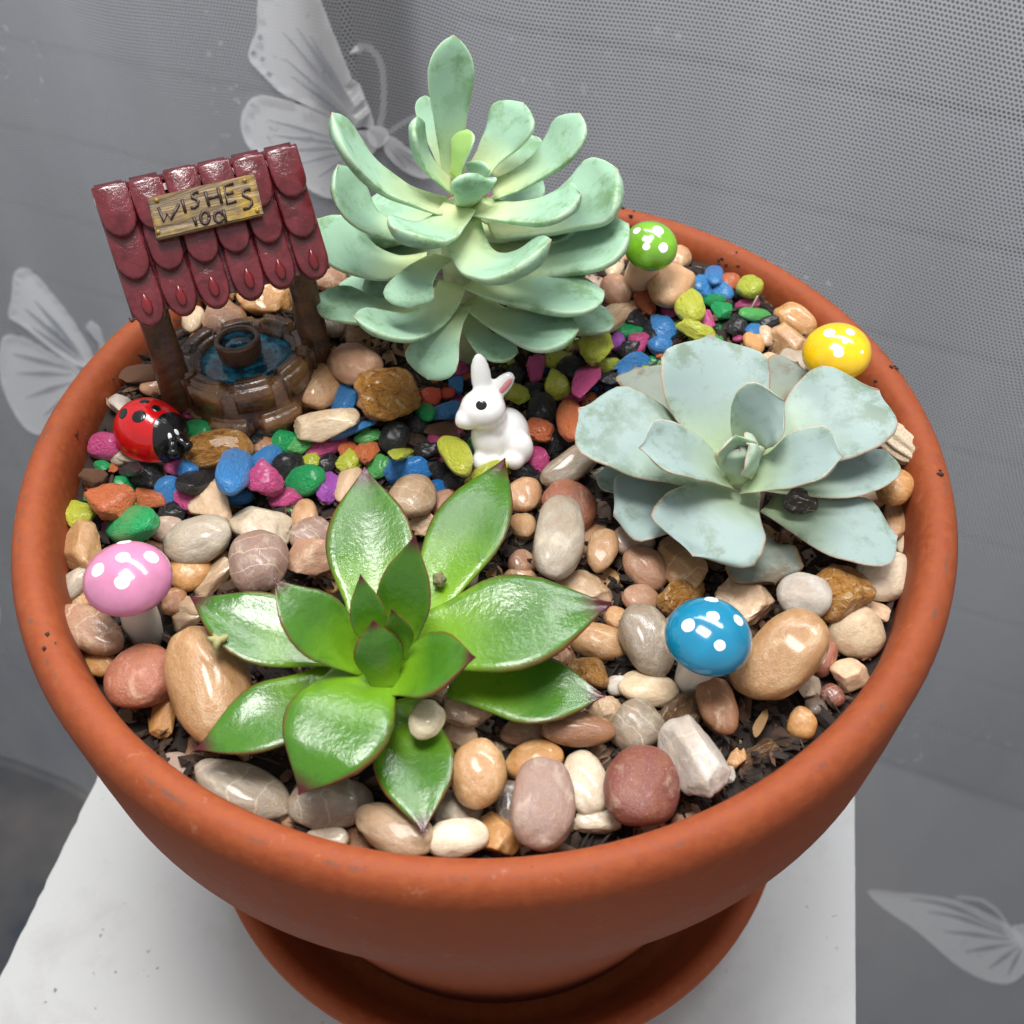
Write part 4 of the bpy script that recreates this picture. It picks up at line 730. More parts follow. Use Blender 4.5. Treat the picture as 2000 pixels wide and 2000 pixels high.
def zpts(*a): return [P(x * K, y * K, z / 1000) for x, y, z in a]

def build_green():
    c = P(735 * K, 1225 * K, -0.004)
    root = empty('green_succulent', Vector((c.x, c.y, SOIL))); bpy.context.view_layer.update()
    ax = Vector((0.0, -0.08, 1)).normalized()
    L = [  # base, middle, tip (photo x, y and height in mm), half breadth, cup, top thickness, flip
        ((850, 1285, -4), (1000, 1306, -4), (1142, 1314, -3), 68, .22, .14, 0),
        ((760, 1320, -4), (782, 1440, -4), (797, 1572, -3), 80, .22, .14, 0),
        ((640, 1275, -2), (515, 1352, 0), (366, 1415, -1), 66, .22, .14, 0),
        ((790, 1160, -1), (882, 1010, 1), (953, 864, 3), 72, .22, .14, 0),
        ((650, 1225, 0), (500, 1195, 3), (358, 1124, 6), 70, .26, .14, 0),
        ((715, 1195, 1), (700, 1040, 4), (688, 880, 9), 86, .26, .14, 0),
        ((775, 1225, 2), (955, 1185, 5), (1153, 1140, 6), 94, .22, .16, 0),
        ((705, 1245, 2), (640, 1370, 5), (563, 1500, 2), 104, .15, .20, 0),
        ((700, 1250, 4), (600, 1185, 12), (517, 1090, 19), 62, .24, .12, 0),
        ((750, 1240, 5), (765, 1130, 14), (783, 1008, 25), 54, .26, .12, 0),
        ((730, 1285, 4), (815, 1262, 9), (898, 1240, 15), 60, .26, .14, 0),
        ((722, 1240, 7), (695, 1165, 14), (680, 1082, 21), 36, .28, .12, 0),
        ((748, 1240, 8), (752, 1195, 13), (738, 1148, 19), 30, .28, .12, 0),
        ((730, 1300, 5), (716, 1240, 11), (703, 1170, 18), 50, .26, .12, 1),
    ]
    for i, (b, m, e, hw, cup, top, fl) in enumerate(L):
        leaf(root, zpts(b, m, e), hw, 'acute', M_GREEN, ax, top, 0.24, cup, bool(fl), seed=i, wav=0.05)
    v, f = tube_geo([Vector((0, 0, 0)), Vector((0, 0.001, 0.012)), Vector((0, 0.001, 0.020))], [0.006, 0.0058, 0.003], 12)
    mesh('stem', v, f, M_GREEN, root)
    tag(root, 'glossy bright green rosette succulent with dark red leaf tips', 'succulent')
build_green()

def build_pale():
    b0 = ground(880 * K, 665 * K); y0 = b0.y
    root = empty('pale_succulent', b0); bpy.context.view_layer.update()
    def yp(*a): return [PY(x * K, y * K, y0 + o / 1000) for x, y, o in a]
    L = [
        ((860, 350, -2), (849, 220, 2), (856, 66, 5), 45, 0),
        ((845, 330, 0), (812, 245, 8), (803, 180, 13), 22, 0),
        ((852, 355, -4), (798, 295, -4), (788, 220, -2), 27, 0),
        ((860, 335, -4), (868, 292, -3), (882, 244, 0), 23, 0),
        ((900, 330, 0), (945, 268, 4), (988, 193, 8), 46, 0),
        ((930, 330, 8), (980, 295, 12), (1005, 255, 16), 26, 0),
        ((930, 362, -2), (1030, 308, 0), (1093, 213, 4), 36, 0),
        ((893, 350, -3), (903, 328, -2), (905, 303, -1), 24, 0),
        ((850, 395, -6), (712, 335, -8), (626, 212, -6), 38, 0),
        ((820, 435, -2), (700, 420, 0), (638, 310, 4), 34, 0),
        ((895, 390, -6), (1010, 402, -12), (1096, 366, -14), 38, 0),
        ((925, 430, 2), (1075, 400, 6), (1166, 320, 8), 58, 0),
        ((930, 470, 6), (1060, 450, 10), (1150, 400, 14), 42, 0),
        ((915, 510, -2), (1070, 490, -2), (1186, 422, 0), 46, 0),
        ((800, 500, 0), (690, 495, 4), (598, 413, 8), 46, 0),
        ((800, 440, 12), (740, 440, 18), (690, 410, 22), 50, 0),
        ((800, 560, 8), (720, 560, 12), (640, 535, 16), 30, 0),
        ((800, 565, -4), (700, 590, -4), (600, 556, 0), 34, 0),
        ((890, 530, -10), (1005, 560, -14), (1140, 548, -12), 42, 0),
        ((960, 600, -6), (1070, 605, -4), (1142, 580, 0), 40, 0),
        ((890, 565, -10), (985, 622, -18), (1092, 622, -22), 42, 0),
        ((855, 535, -10), (790, 615, -20), (668, 598, -26), 36, 0),
        ((890, 590, -10), (912, 645, -18), (978, 664, -22), 34, 0),
        ((868, 575, -12), (832, 640, -22), (806, 716, -28), 52, 0),
        ((835, 485, -10), (785, 530, -20), (770, 582, -26), 44, 0),
        ((868, 412, -8), (925, 508, -20), (1040, 452, -24), 44, 0),
        ((868, 392, -8), (818, 440, -16), (742, 432, -22), 40, 0),
        ((882, 392, -4), (893, 362, -9), (903, 328, -9), 42, 0),
        ((905, 412, 6), (960, 378, 10), (1022, 335, 14), 36, 0),
        ((850, 430, 8), (765, 400, 14), (700, 372, 20), 44, 0),
        ((900, 440, 8), (985, 428, 14), (1060, 385, 20), 46, 0),
        ((850, 490, 8), (765, 475, 14), (695, 452, 19), 48, 0),
        ((900, 505, 8), (1000, 485, 14), (1095, 445, 19), 46, 0),
        ((840, 545, 4), (760, 545, 9), (690, 520, 13), 40, 0),
    ]
    for i, (b, m, e, hw, fl) in enumerate(L):
        p = yp(b, m, e)
        for q in p: q.z = max(q.z, soil_z(q.x, q.y) + 0.003)
        t = (p[2] - p[0]).normalized()
        out = Vector((p[1].x - b0.x, p[1].y - b0.y, 0))
        ax = (UP * 1.0 - out.normalized() * 0.15).normalized()
        leaf(root, p, hw, 'spat', M_SPROUT if i == 3 else M_PALE, ax, 0.12, 0.30, 0.14, bool(fl), seed=i + 40, wav=0.07)
    st = yp((880, 665, 0), (876, 560, -1), (868, 470, -3), (868, 390, -4)); st = [Vector((q.x, q.y, q.z)) - Vector(root.location) for q in st]; st[0].z = -0.002
    v, f = tube_geo(st, [0.0048, 0.0046, 0.0044, 0.0038], 12)
    m = mat_simple('pale_stem', lin('b6c59a'), 0.6, 0.2, 300, 0.3)
    mesh('stem', v, f, m, root)
    tag(root, 'tall pale mint succulent with long spoon shaped leaves on a stem', 'succulent')
build_pale()

def build_grey():
    c = P(1395 * K, 905 * K, 0.0)
    root = empty('blue_grey_succulent', Vector((c.x, c.y, SOIL))); bpy.context.view_layer.update()
    ax = Vector((0.02, -0.1, 1)).normalized()
    L = [
        ((1300, 800, -1), (1235, 745, 0), (1195, 690, 1), 46, .10, 0, M_DRY),
        ((1430, 780, 0), (1470, 722, 2), (1506, 684, 3), 42, .10, 0, M_DRY),
        ((1400, 1000, -8), (1432, 1055, -8), (1461, 1106, -8), 66, .10, 0, M_DRY),
        ((1300, 905, -4), (1200, 908, -4), (1122, 894, -4), 30, .10, 0, M_GREY),
        ((1430, 905, 0), (1580, 897, 2), (1668, 845, 3), 56, .12, 0, M_GREY),
        ((1340, 925, -2), (1235, 955, -3), (1157, 970, -3), 66, .12, 0, M_GREY),
        ((1450, 950, -3), (1585, 1000, -2), (1694, 1010, -2), 60, .10, 0, M_GREY),
        ((1390, 905, 1), (1348, 980, 3), (1307, 1050, 1), 106, .06, 0, M_GREY),
        ((1375, 875, 2), (1350, 760, 9), (1342, 630, 17), 100, .16, 0, M_GREY),
        ((1350, 910, 2), (1215, 838, 6), (1090, 772, 9), 78, .12, 0, M_GREY),
        ((1440, 870, 3), (1552, 806, 9), (1658, 734, 13), 90, .14, 0, M_GREY),
        ((1418, 865, 7), (1432, 800, 15), (1480, 756, 22), 56, .26, 0, M_GREY),
        ((1378, 910, 5), (1300, 870, 11), (1205, 845, 17), 44, .26, 0, M_GREY),
        ((1400, 915, 5), (1500, 885, 12), (1592, 862, 18), 52, .28, 0, M_GREY),
        ((1392, 882, 7), (1386, 852, 13), (1388, 820, 18), 36, .3, (0, -.6, .5), M_YOUNG),
        ((1420, 892, 7), (1426, 866, 12), (1414, 838, 17), 24, .3, (-1, 0.2, .2), M_YOUNG),
        ((1396, 915, 5), (1398, 882, 10), (1396, 846, 15), 46, .3, (0, 1, 0.4), M_YOUNG),
    ]
    for i, (b, m, e, hw, cup, fl, mt) in enumerate(L):
        leaf(root, zpts(b, m, e), hw * 1.06, 'round', mt, ax, 0.07, 0.18, cup * 1.4, fl == 1, nrm=fl if isinstance(fl, tuple) else None, seed=i + 80, wav=0.10 if mt is M_GREY else 0.25,
             label='withered grey brown leaf' if mt is M_DRY else None)
    v, f = tube_geo([Vector((0, 0, -0.002)), Vector((0, 0, 0.012)), Vector((0, 0, 0.019))], [0.006, 0.006, 0.003], 12)
    mesh('stem', v, f, M_GREY, root)
    tag(root, 'flat blue grey rosette succulent with dusty rounded leaves', 'succulent')
build_grey()

# ------------------------------------------------------------------ small figures
def ell_hit(px, py, ctr, ax):
    """where the sight line of a photo pixel meets an ellipsoid (unit-sphere direction)"""
    iv = ax.inverted(); o = iv @ (CAM_LOC - ctr); d = iv @ ray(px, py)
    a, b, c = d.dot(d), 2 * o.dot(d), o.dot(o) - 1; q = b * b - 4 * a * c
    t = (-b - math.sqrt(q)) / (2 * a) if q > 0 else -b / (2 * a)
    return (o + d * t).normalized()
def ell_patch(name, dirn, ang, ctr, ax, mat, parent, lift=1.012, wob=0.0, aspect=1.0, spin=0.0, rings=5, seg=28, seed=0):
    bpy.context.view_layer.update()
    s = dirn.cross(Vector((0.1, 0.2, 0.97))).normalized(); u = s.cross(dirn)
    s, u = s * math.cos(spin) + u * math.sin(spin), u * math.cos(spin) - s * math.sin(spin)
    v, f = [], []; inv = parent.matrix_world.inverted()
    for j in range(rings + 1):
        for k in range(seg):
            a = 2 * math.pi * k / seg
            r = ang * j / rings * (1 + wob * mnoise.noise(Vector((math.cos(a) * 1.3 + seed, math.sin(a) * 1.3, seed))))
            q = (dirn + (s * math.cos(a) + u * math.sin(a) * aspect) * math.tan(r)).normalized()
            lf = lift if j < rings else 0.995
            v.append(inv @ (ctr + ax @ (q * lf)))
    for j in range(rings):
        for k in range(seg):
            k2 = (k + 1) % seg; f.append((j * seg + k, j * seg + k2, (j + 1) * seg + k2, (j + 1) * seg + k))
    return mesh(name, v, f, mat, parent)
def gloss(name, hexa, var=0.12, rough=0.12, coat=0.8, scale=60, bump=0.04):
    return mat_simple(name, lin(hexa), rough, var, scale, bump, 0.0005, coat)
M_WHITE_DOT = gloss('white_paint', 'f2f2f0', 0.02, 0.3, 0.3)
def mushroom(label, colhex, cap_px, cap_r_px, stem_px, zcap, zstem, flat, dots, stemhex='d6d0c4', rstem=0.42, colvar=0.15):
    sb = ground(*stem_px); cc = P(*cap_px, zcap - SOIL + sb.z)
    axis = (cc - sb).normalized(); R_ = cap_r_px * mpp(cc)
    q = axis.to_track_quat('Z', 'Y').to_matrix()
    root = empty('toy_mushroom', sb, q); bpy.context.view_layer.update()
    L = (cc - sb).length; h = R_ * flat
    m = NT(label.split()[0] + '_cap'); c = m.coord(); nz = m.noise(c, 120, 3, 0.5, 0.4)
    base = lin(colhex, 0.82)
    m.set(Base__Color=m.mix(m.ramp(nz, [(0.35, 0.0), (0.65, 1.0)]), tuple(x * (1 - colvar) for x in base), tuple(min(1, x * (1 + colvar)) for x in base)), Roughness=0.16, Coat__Weight=0.7)
    m.b.inputs['Coat Roughness'].default_value = 0.05; m.bump(m.noise(c, 250, 2), 0.05, 0.0005)
    pr = [(1e-6, L + h)]
    for k in range(1, 19):
        a = math.pi / 2 * (1 - k / 18); pr.append((R_ * math.cos(a), L + h * math.sin(a)))
    pr += [(R_ * 0.985, L - h * 0.06), (R_ * 0.95, L - h * 0.10), (R_ * 0.85, L - h * 0.11), (R_ * 0.5, L - h * 0.06), (R_ * 0.1, L - h * 0.02)]
    lathe('cap', pr, 56, m.m, root)
    ms = mat_simple('mushroom_stem', lin(stemhex), 0.4, 0.06, 200, 0.1, 0.0005, 0.2, 0.5, 0.3, 0.002)
    rs = R_ * rstem
    lathe('stem', [(rs * 0.7, -0.004), (rs * 0.98, -0.002), (rs * 1.08, L * 0.25), (rs, L * 0.55), (rs * 0.9, L * 0.8), (rs * 1.0, L - h * 0.15)], 32, ms, root)
    A = q @ Matrix.Diagonal((R_, R_, h)); ctr = sb + axis * L
    capo = [o for o in root.children if o.name.startswith('cap')][0]
    for i, (x, y, r) in enumerate(dots):
        d = ell_hit(x, y, ctr, A)
        o = ell_patch('spot', d, math.atan(r / cap_r_px * 1.0), ctr, A, M_WHITE_DOT, capo, 1.018, 0.12, seed=i)
    tag(root, label, 'mushroom ornament', 'toy mushrooms in the pot')
mushroom('pink toy mushroom with white dots and a pale stem', 'd084a8', (251, 1133), 85, (284, 1238), 0.006, SOIL, 0.70,
         [(240, 1088, 14), (297, 1087, 17), (190, 1113, 16), (238, 1137, 15.5), (243, 1058, 15)])
mushroom('blue toy mushroom with white dots beside a large honey pebble', '0880a6', (1383, 1246), 86, (1350, 1336), 0.004, SOIL, 0.74,
         [(1343, 1221, 15), (1393, 1203, 13), (1443, 1211, 13), (1406, 1261, 12), (1390, 1170, 15)])
mushroom('green toy mushroom with white dots at the back rim', '78b428', (1270, 482), 53, (1245, 558), 0.0048, SOIL, 0.72,
         [(1243, 450, 8.5), (1286, 449, 12), (1272, 464, 5.5), (1296, 484, 11), (1262, 482, 8)], 'd6b89c', 0.58, 0.3)
mushroom('yellow toy mushroom with white dots behind the grey succulent', 'f4c40a', (1634, 690), 66, (1626, 775), 0.004, SOIL, 0.70,
         [(1619, 649, 12), (1661, 648, 10), (1651, 666, 7), (1638, 690, 10), (1684, 688, 4)])

def build_ladybird():
    ctr = ground(296, 846, 0.0048)
    s = mpp(ctr); hd = P(346, 866, ctr.z) - ctr; hd.z = 0; hd.normalize()
    hd = (hd + Vector((0, 0, -0.12))).normalized()
    side = UP.cross(hd).normalized(); up = hd.cross(side)
    root = empty('toy_ladybird', ctr - UP * 0.001); bpy.context.view_layer.update()
    A = Matrix((hd * 0.0088, side * 0.0076, up * 0.0082)).transposed()
    mr = gloss('ladybird_red', 'b40b10', 0.08, 0.16, 0.3, 420, 0.3); mk = gloss('ladybird_black', '101012', 0.1, 0.2, 0.2, 500, 0.4)
    inv = root.matrix_world.inverted()
    v, f = [], []
    nr, ns = 20, 48
    for j in range(nr + 1):
        a = math.pi / 2 * (1 - j / nr) if j < nr else -0.12
        for k in range(ns):
            b = 2 * math.pi * k / ns
            q = Vector((math.cos(a) * math.cos(b), math.cos(a) * math.sin(b), math.sin(a)))
            v.append(inv @ (ctr + A @ q))
    for j in range(nr):
        for k in range(ns):
            k2 = (k + 1) % ns; f.append((j * ns + k, j * ns + k2, (j + 1) * ns + k2, (j + 1) * ns + k))
    f.append(tuple(reversed([nr * ns + k for k in range(ns)])))
    mesh('shell', v, f, mr, root)
    shell = root.children[0]
    for i, (x, y, r, asp) in enumerate([(271, 813, 13, 1.1), (305, 797, 9.5, 1.0), (282, 784, 10, 0.8), (322, 780, 9, 0.6), (240, 807, 11, 1.3), (362, 800, 8, 1)]):
        ell_patch('spot', ell_hit(x, y, ctr, A), math.atan(r * s / 0.0078), ctr, A, mk, shell, 1.012, 0.14, asp, 0.4 * i, seed=i + 5)
    fd = Vector((0.90, 0.0, 0.30)).normalized()
    ell_patch('head', fd, 0.84, ctr, A, mk, root, 1.02, 0.06, 1.0, rings=10, seg=40)
    head = [o for o in root.children if o.name.startswith('head')][0]
    mw = gloss('eye_white', 'e8e8e8', 0.02, 0.3, 0.3)
    for x, y, sp in ((331, 852, 0.5), (344, 844, 0.2)):
        ell_patch('eye', ell_hit(x, y, ctr, A), math.atan(7.5 * s / 0.0078), ctr, A, mw, head, 1.035, 0.1, 0.55, sp + 1.2)
    for (x, y), (x2, y2) in (((338, 862), (339, 892)), ((351, 858), (372, 876))):
        d = ell_hit(x, y, ctr, A); p0 = ctr + A @ (d * 0.95); p1 = P(x2, y2, p0.z - 0.001)
        pts = [inv @ p0.lerp(p1, t) for t in (0, .3, .6, .8, .93, 1)]
        v, f = tube_geo(pts, [0.0014, 0.0012, 0.0011, 0.0014, 0.0012, 0.0004], 12); mesh('antenna', v, f, mk, root)
    tag(root, 'shiny red toy ladybird with black spots near the wishing well', 'ladybird ornament')
build_ladybird()

def remeshed(name, parts, voxel, mat, parent, it=6):
    bm = bmesh.new()
    for c, r, rot in parts:
        M_ = Matrix.Translation(c) @ (rot.to_4x4() if rot else Matrix.Identity(4)) @ Matrix.Diagonal((*r, 1))
        bmesh.ops.create_icosphere(bm, subdivisions=4, radius=1, matrix=M_)
    me = bpy.data.meshes.new('tmp'); bm.to_mesh(me); bm.free()
    tmp = bpy.data.objects.new('tmp', me); COL.objects.link(tmp)
    r = tmp.modifiers.new('r', 'REMESH'); r.mode = 'VOXEL'; r.voxel_size = voxel
    sm = tmp.modifiers.new('s', 'SMOOTH'); sm.factor = 0.5; sm.iterations = it
    bpy.context.view_layer.update()
    dg = bpy.context.evaluated_depsgraph_get()
    out = bpy.data.meshes.new_from_object(tmp.evaluated_get(dg)); out.name = name
    bpy.data.objects.remove(tmp); bpy.data.meshes.remove(me)
    out.materials.clear(); out.polygons.foreach_set('use_smooth', [True] * len(out.polygons))
    return link(name, out, mat, parent)
def build_rabbit():
    o = ground(944 * K, 867 * K, 0.001)
    tilt = Matrix.Rotation(math.radians(-18), 3, 'X')
    root = empty('toy_rabbit', o, tilt); bpy.context.view_layer.update()
    mm = 0.00087
    def E(c, r, rot=None): return (Vector(c) * mm, tuple(x * mm for x in r), rot)
    RY = lambda a: Matrix.Rotation(math.radians(a), 3, 'Y')
    RZ = lambda a: Matrix.Rotation(math.radians(a), 3, 'Z')
    parts = [
        E((1.8, 1.0, 7.0), (6.2, 6.2, 7.4)), E((3.2, 0.5, 5.2), (5.2, 5.8, 5.4)),
        E((-3.0, -2.0, 6.8), (4.6, 4.2, 6.4), RY(-12)), E((-1.8, -1.6, 11.5), (4.2, 4.0, 4.6)),
        E((-4.2, -2.8, 16.2), (6.1, 5.2, 5.5)), E((-8.0, -3.8, 14.4), (3.4, 3.3, 3.1)), E((-9.6, -4.2, 13.8), (2.0, 2.1, 1.9)),
        E((-4.3, -1.2, 24.4), (2.7, 1.5, 6.8), RY(-4)), E((0.6, -1.0, 21.6), (2.5, 1.5, 5.0), RY(42)),
        E((-5.2, -4.6, 2.0), (2.4, 2.8, 3.2)), E((-2.2, -5.0, 1.8), (2.2, 2.6, 2.8)), E((3.6, -5.2, 2.6), (2.9, 2.6, 2.9)), E((5.0, -3.4, 5.0), (3.8, 3.2, 4.8)),
    ]
    mp = mat_simple('rabbit_porcelain', lin('f4f2f1'), 0.16, 0.0, 100, 0, 0.0003, 0.5, 0.5, 0.35, 0.002)
    body = remeshed('body', parts, 0.00042, mp, root, 8)
    mk = gloss('eye_black', '0b0b0c', 0.0, 0.12, 0.6); mpk = mat_simple('ear_pink', lin('d98a8e'), 0.4, 0.1, 300)
    ctr = root.matrix_world @ (Vector((-4.2, -2.8, 16.2)) * mm); A = tilt @ Matrix.Diagonal((6.1 * mm, 5.2 * mm, 5.5 * mm))
    for x, y in ((908 * K, 764 * K), (857 * K, 756 * K)):
        d = ell_hit(x, y, ctr, A)
        ell_patch('eye', d, 0.235, ctr, A, mk, root, 1.035)
    # pink of the turned ear
    ec = Vector((0.6, -1.0, 21.6)) * mm
    q = Matrix.Rotation(math.radians(42), 3, 'Y')
    bm = bmesh.new(); bmesh.ops.create_uvsphere(bm, u_segments=20, v_segments=12, radius=1, matrix=Matrix.Translation(ec + q @ Vector((0.00035, -0.00096, 0.0005))) @ q.to_4x4() @ Matrix.Diagonal((0.0008, 0.00045, 0.0029, 1)))
    bm_mesh('inner_ear', bm, mpk, root)
    tag(root, 'small white porcelain rabbit with black eye and pink inner ear', 'rabbit ornament')
build_rabbit()

# ------------------------------------------------------------------ wishing well
def build_well():
    root = empty('wishing_well', (-0.0554, 0.0312, -0.0087))
    root.rotation_euler = (math.radians(-5.32), math.radians(-0.37), math.radians(20.06)); bpy.context.view_layer.update()
    MW = root.matrix_world.copy(); IW = MW.inverted()
    def resin(name, a, b, glo, sc=160, bump=0.5):
        m = NT(name); c = m.coord(); n = m.noise(c, sc, 5, 0.65, 0.5); n2 = m.noise(c, 900, 3)
        col = m.mix(m.ramp(n, [(0.35, 0.0), (0.65, 1.0)]), lin(a), lin(b))
        m.set(Base__Color=col, Roughness=glo, Coat__Weight=0.35); m.b.inputs['Coat Roughness'].default_value = 0.2
        m.bump(m.math('ADD', n, m.math('MULTIPLY', n2, 0.4)), bump, 0.0007); return m.m
    mtile = resin('tile_red', '47090f', '642028', 0.2, 240, 0.32); mdrop = resin('drop_red', '5c0a12', '6e141b', 0.22, 200, 0.2)
    mwood = resin('dark_wood', '33201a', '654228', 0.4, 140, 0.8); mstone = resin('brown_stone', '2c1c13', '74502f', 0.22, 150, 0.7)
    mdark = resin('roof_dark', '3a1016', '561820', 0.5)
    H, d, e, w = 0.0573, 0.015, 0.0209, 0.0424
    sv = Vector((0, -d, -e)); SL = sv.length; sv.normalize(); nf = Vector((0, -e, d)).normalized(); X = Vector((1, 0, 0))
    R0 = Vector((0, 0, H))
    roof = empty('roof', (0, 0, 0)); roof.parent = root
    def slab(name, side, mat):
        s_ = Vector((0, sv.y * side, sv.z)); n_ = Vector((0, nf.y * side, nf.z))
        bm = bmesh.new(); L = []
        for t in (-0.0022, 0.0):
            for a, b in ((-w / 2, 0), (w / 2, 0), (w / 2, SL * 0.98), (-w / 2, SL * 0.98)): L.append(bm.verts.new(R0 + X * a + s_ * b + n_ * t))
        for q in ((0, 1, 2, 3), (7, 6, 5, 4), (0, 4, 5, 1), (1, 5, 6, 2), (2, 6, 7, 3), (3, 7, 4, 0)): bm.faces.new([L[i] for i in q])
        bmesh.ops.recalc_face_normals(bm, faces=bm.faces[:])
        return bm_mesh(name, bm, mat, roof, False)
    slab('front_panel', 1, mdark); slab('back_panel', -1, mdark)
    rnd = random.Random(5)
    def tile(u, v0, L, tw, off, t):
        out = []; hw = tw / 2
        for a, b in ((-hw, 0), (-hw, L * 0.62)): out.append((a, b))
        for k in range(1, 10):
            a = math.pi * k / 10; out.append((-hw * math.cos(a), L * 0.62 + L * 0.38 * math.sin(a)))
        out += [(hw, L * 0.62), (hw, 0)]
        bm = bmesh.new(); rings = []
        cx, cy = 0, L * 0.5
        for sc, z in ((1.0, -t), (1.0, t * 0.35), (0.95, t * 0.8), (0.84, t)):
            rings.append([bm.verts.new(R0 + X * (u + cx + (p[0] - cx) * sc) + sv * (v0 + cy + (p[1] - cy) * sc) + nf * (off + z + 0.0007 * (p[1] / L) + rnd.uniform(-1, 1) * 0.00006)) for p in out])
        n = len(out)
        for A_, B_ in zip(rings, rings[1:]):
            for k in range(n): bm.faces.new((A_[k], A_[(k + 1) % n], B_[(k + 1) % n], B_[k]))
        cv = bm.verts.new(R0 + X * u + sv * (v0 + cy) + nf * (off + t * 1.15))
        for k in range(n): bm.faces.new((rings[-1][k], rings[-1][(k + 1) % n], cv))
        bmesh.ops.recalc_face_normals(bm, faces=bm.faces[:])
        return bm_mesh('roof_tile', bm, mtile, roof)
    cw = w / 6
    for row, (v0, L, off) in enumerate(((0.0148, 0.0128, 0.0006), (0.0066, 0.0118, 0.0018), (-0.0008, 0.0104, 0.0030))):
        for c in range(6):
            u = -w / 2 + cw * (c + 0.5) + rnd.uniform(-1, 1) * 0.0002
            LL = L * rnd.uniform(0.96, 1.06); tile(u, v0 + rnd.uniform(-1, 1) * 0.0003, LL, cw * (0.95 if c not in (0, 5) else 0.98), off, 0.0011)
            if row == 0:
                ctr = R0 + X * u + sv * (v0 + LL * 0.66) + nf * (off + 0.0021)
                bm = bmesh.new(); bmesh.ops.create_uvsphere(bm, u_segments=14, v_segments=10, radius=1)
                for q in bm.verts:
                    k = 1 - 0.75 * max(0, q.co.z) ** 1.2
                    q.co = ctr - sv * (q.co.z * 0.0024) + X * (q.co.x * 0.0011 * k) + nf * (q.co.y * 0.0008)
                bmesh.ops.recalc_face_normals(bm, faces=bm.faces[:])
                bm_mesh('teardrop', bm, mdrop, roof)
    for c in range(6):      # ridge caps
        u = -w / 2 + cw * (c + 0.5)
        bm = bmesh.new(); bmesh.ops.create_cube(bm, size=1, matrix=Matrix.Translation((u, 0.0005, H + 0.0001)) @ Matrix.Diagonal((cw * 0.995, 0.0036, 0.0024, 1)))
        bmesh.ops.bevel(bm, geom=bm.edges[:], offset=0.0007, segments=2, affect='EDGES'); bm_mesh('ridge_cap', bm, mtile, roof)
    # sign
    qn = MW.to_3x3() @ nf; q0 = MW @ (R0 + nf * 0.0058)
    def cp(cx, cy, lift=0.0): return IW @ plane_hit(150 + cx / 3.22, 250 + cy / 3.22, q0 + qn * lift, qn)
    ms = NT('sign_wood'); c = ms.coord(); st = ms.n('ShaderNodeMapping'); st.inputs['Scale'].default_value = (60, 500, 500); ms.l(c, st.inputs[0])
    n = ms.noise(st.outputs[0], 1.0, 4, 0.6, 0.6); n2 = ms.noise(c, 130, 3)
    col = ms.mix(ms.ramp(n, [(0.38, 0.0), (0.62, 1.0)]), lin('54432c'), lin('7d6640')); col = ms.mix(ms.ramp(n2, [(0.55, 0.0), (0.66, 0.85)]), col, lin('a5851f'))
    ms.set(Base__Color=col, Roughness=0.5); ms.bump(n, 0.7, 0.0008)
    quad = [(445, 440), (780, 362), (1115, 285), (1148, 415), (1176, 545), (840, 622), (505, 702), (475, 570)]
    bm = bmesh.new(); A_ = [bm.verts.new(cp(*p)) for p in quad]; B_ = [bm.verts.new(v.co - nf * 0.0026) for v in A_]
    bm.faces.new(A_); bm.faces.new(B_[::-1])
    for k in range(8): bm.faces.new((A_[(k + 1) % 8], A_[k], B_[k], B_[(k + 1) % 8]))
    bmesh.ops.recalc_face_normals(bm, faces=bm.faces[:])
    bmesh.ops.bevel(bm, geom=[x for x in bm.edges if x.is_convex and x.calc_face_angle(0) > 0.6], offset=0.0003, segments=2, affect='EDGES')
    sign = bm_mesh('sign', bm, ms.m, root, False)
    mt = mat_simple('letter_brown', lin('33201a'), 0.45, 0.2, 400)
    def arc(cx, cy, rx, ry, a0, a1, n=14): return [(cx + rx * math.cos(math.radians(a0 + (a1 - a0) * k / n)), cy + ry * math.sin(math.radians(a0 + (a1 - a0) * k / n))) for k in range(n + 1)]
    letters = {
        'letter_w': [[(513, 500), (548, 588), (566, 535), (590, 575), (642, 478)]],
        'letter_i': [[(660, 448), (684, 532)]],
        'letter_s': [[(765, 405), (742, 402), (722, 418), (726, 440), (748, 448), (764, 460), (760, 486), (738, 502), (716, 500)]],
        'letter_h': [[(806, 398), (832, 490)], [(886, 376), (912, 474)], [(818, 446), (898, 424)]],
        'letter_e': [[(985, 350), (925, 366), (948, 476), (1004, 460)], [(936, 418), (985, 404)]],
        'letter_s.001': [[(1092, 388), (1066, 384), (1044, 400), (1046, 424), (1070, 436), (1096, 448), (1102, 476), (1082, 502), (1046, 512)]],
        'digit_one': [[(735, 562), (752, 612)]],
        'digit_zero': [arc(806, 564, 27, 40, 0, 360)],
        'cent_mark': [arc(892, 558, 27, 34, 20, 340), [(920, 512), (940, 592)]],
    }
    for nm, strokes in letters.items():
        bm = bmesh.new()
        for stx in strokes:
            pts = [cp(x, y, 0.00002) for x, y in stx]
            v, f = tube_geo(pts, 0.00034, 8); vs = [bm.verts.new(q) for q in v]
            for q in f: bm.faces.new([vs[i] for i in q])
        bm_mesh(nm, bm, mt, sign)
    for x, y in ((500, 452), (1058, 330), (770, 420)):
        pass
    mn = mat_simple('nail_ochre', lin('8a6a22'), 0.4)
    for x, y in ((502, 455), (1055, 330), (1135, 520), (512, 655)):
        bm = bmesh.new(); bmesh.ops.create_uvsphere(bm, u_segments=10, v_segments=6, radius=0.0005, matrix=Matrix.Translation(cp(x, y))); bm_mesh('nail', bm, mn, sign)
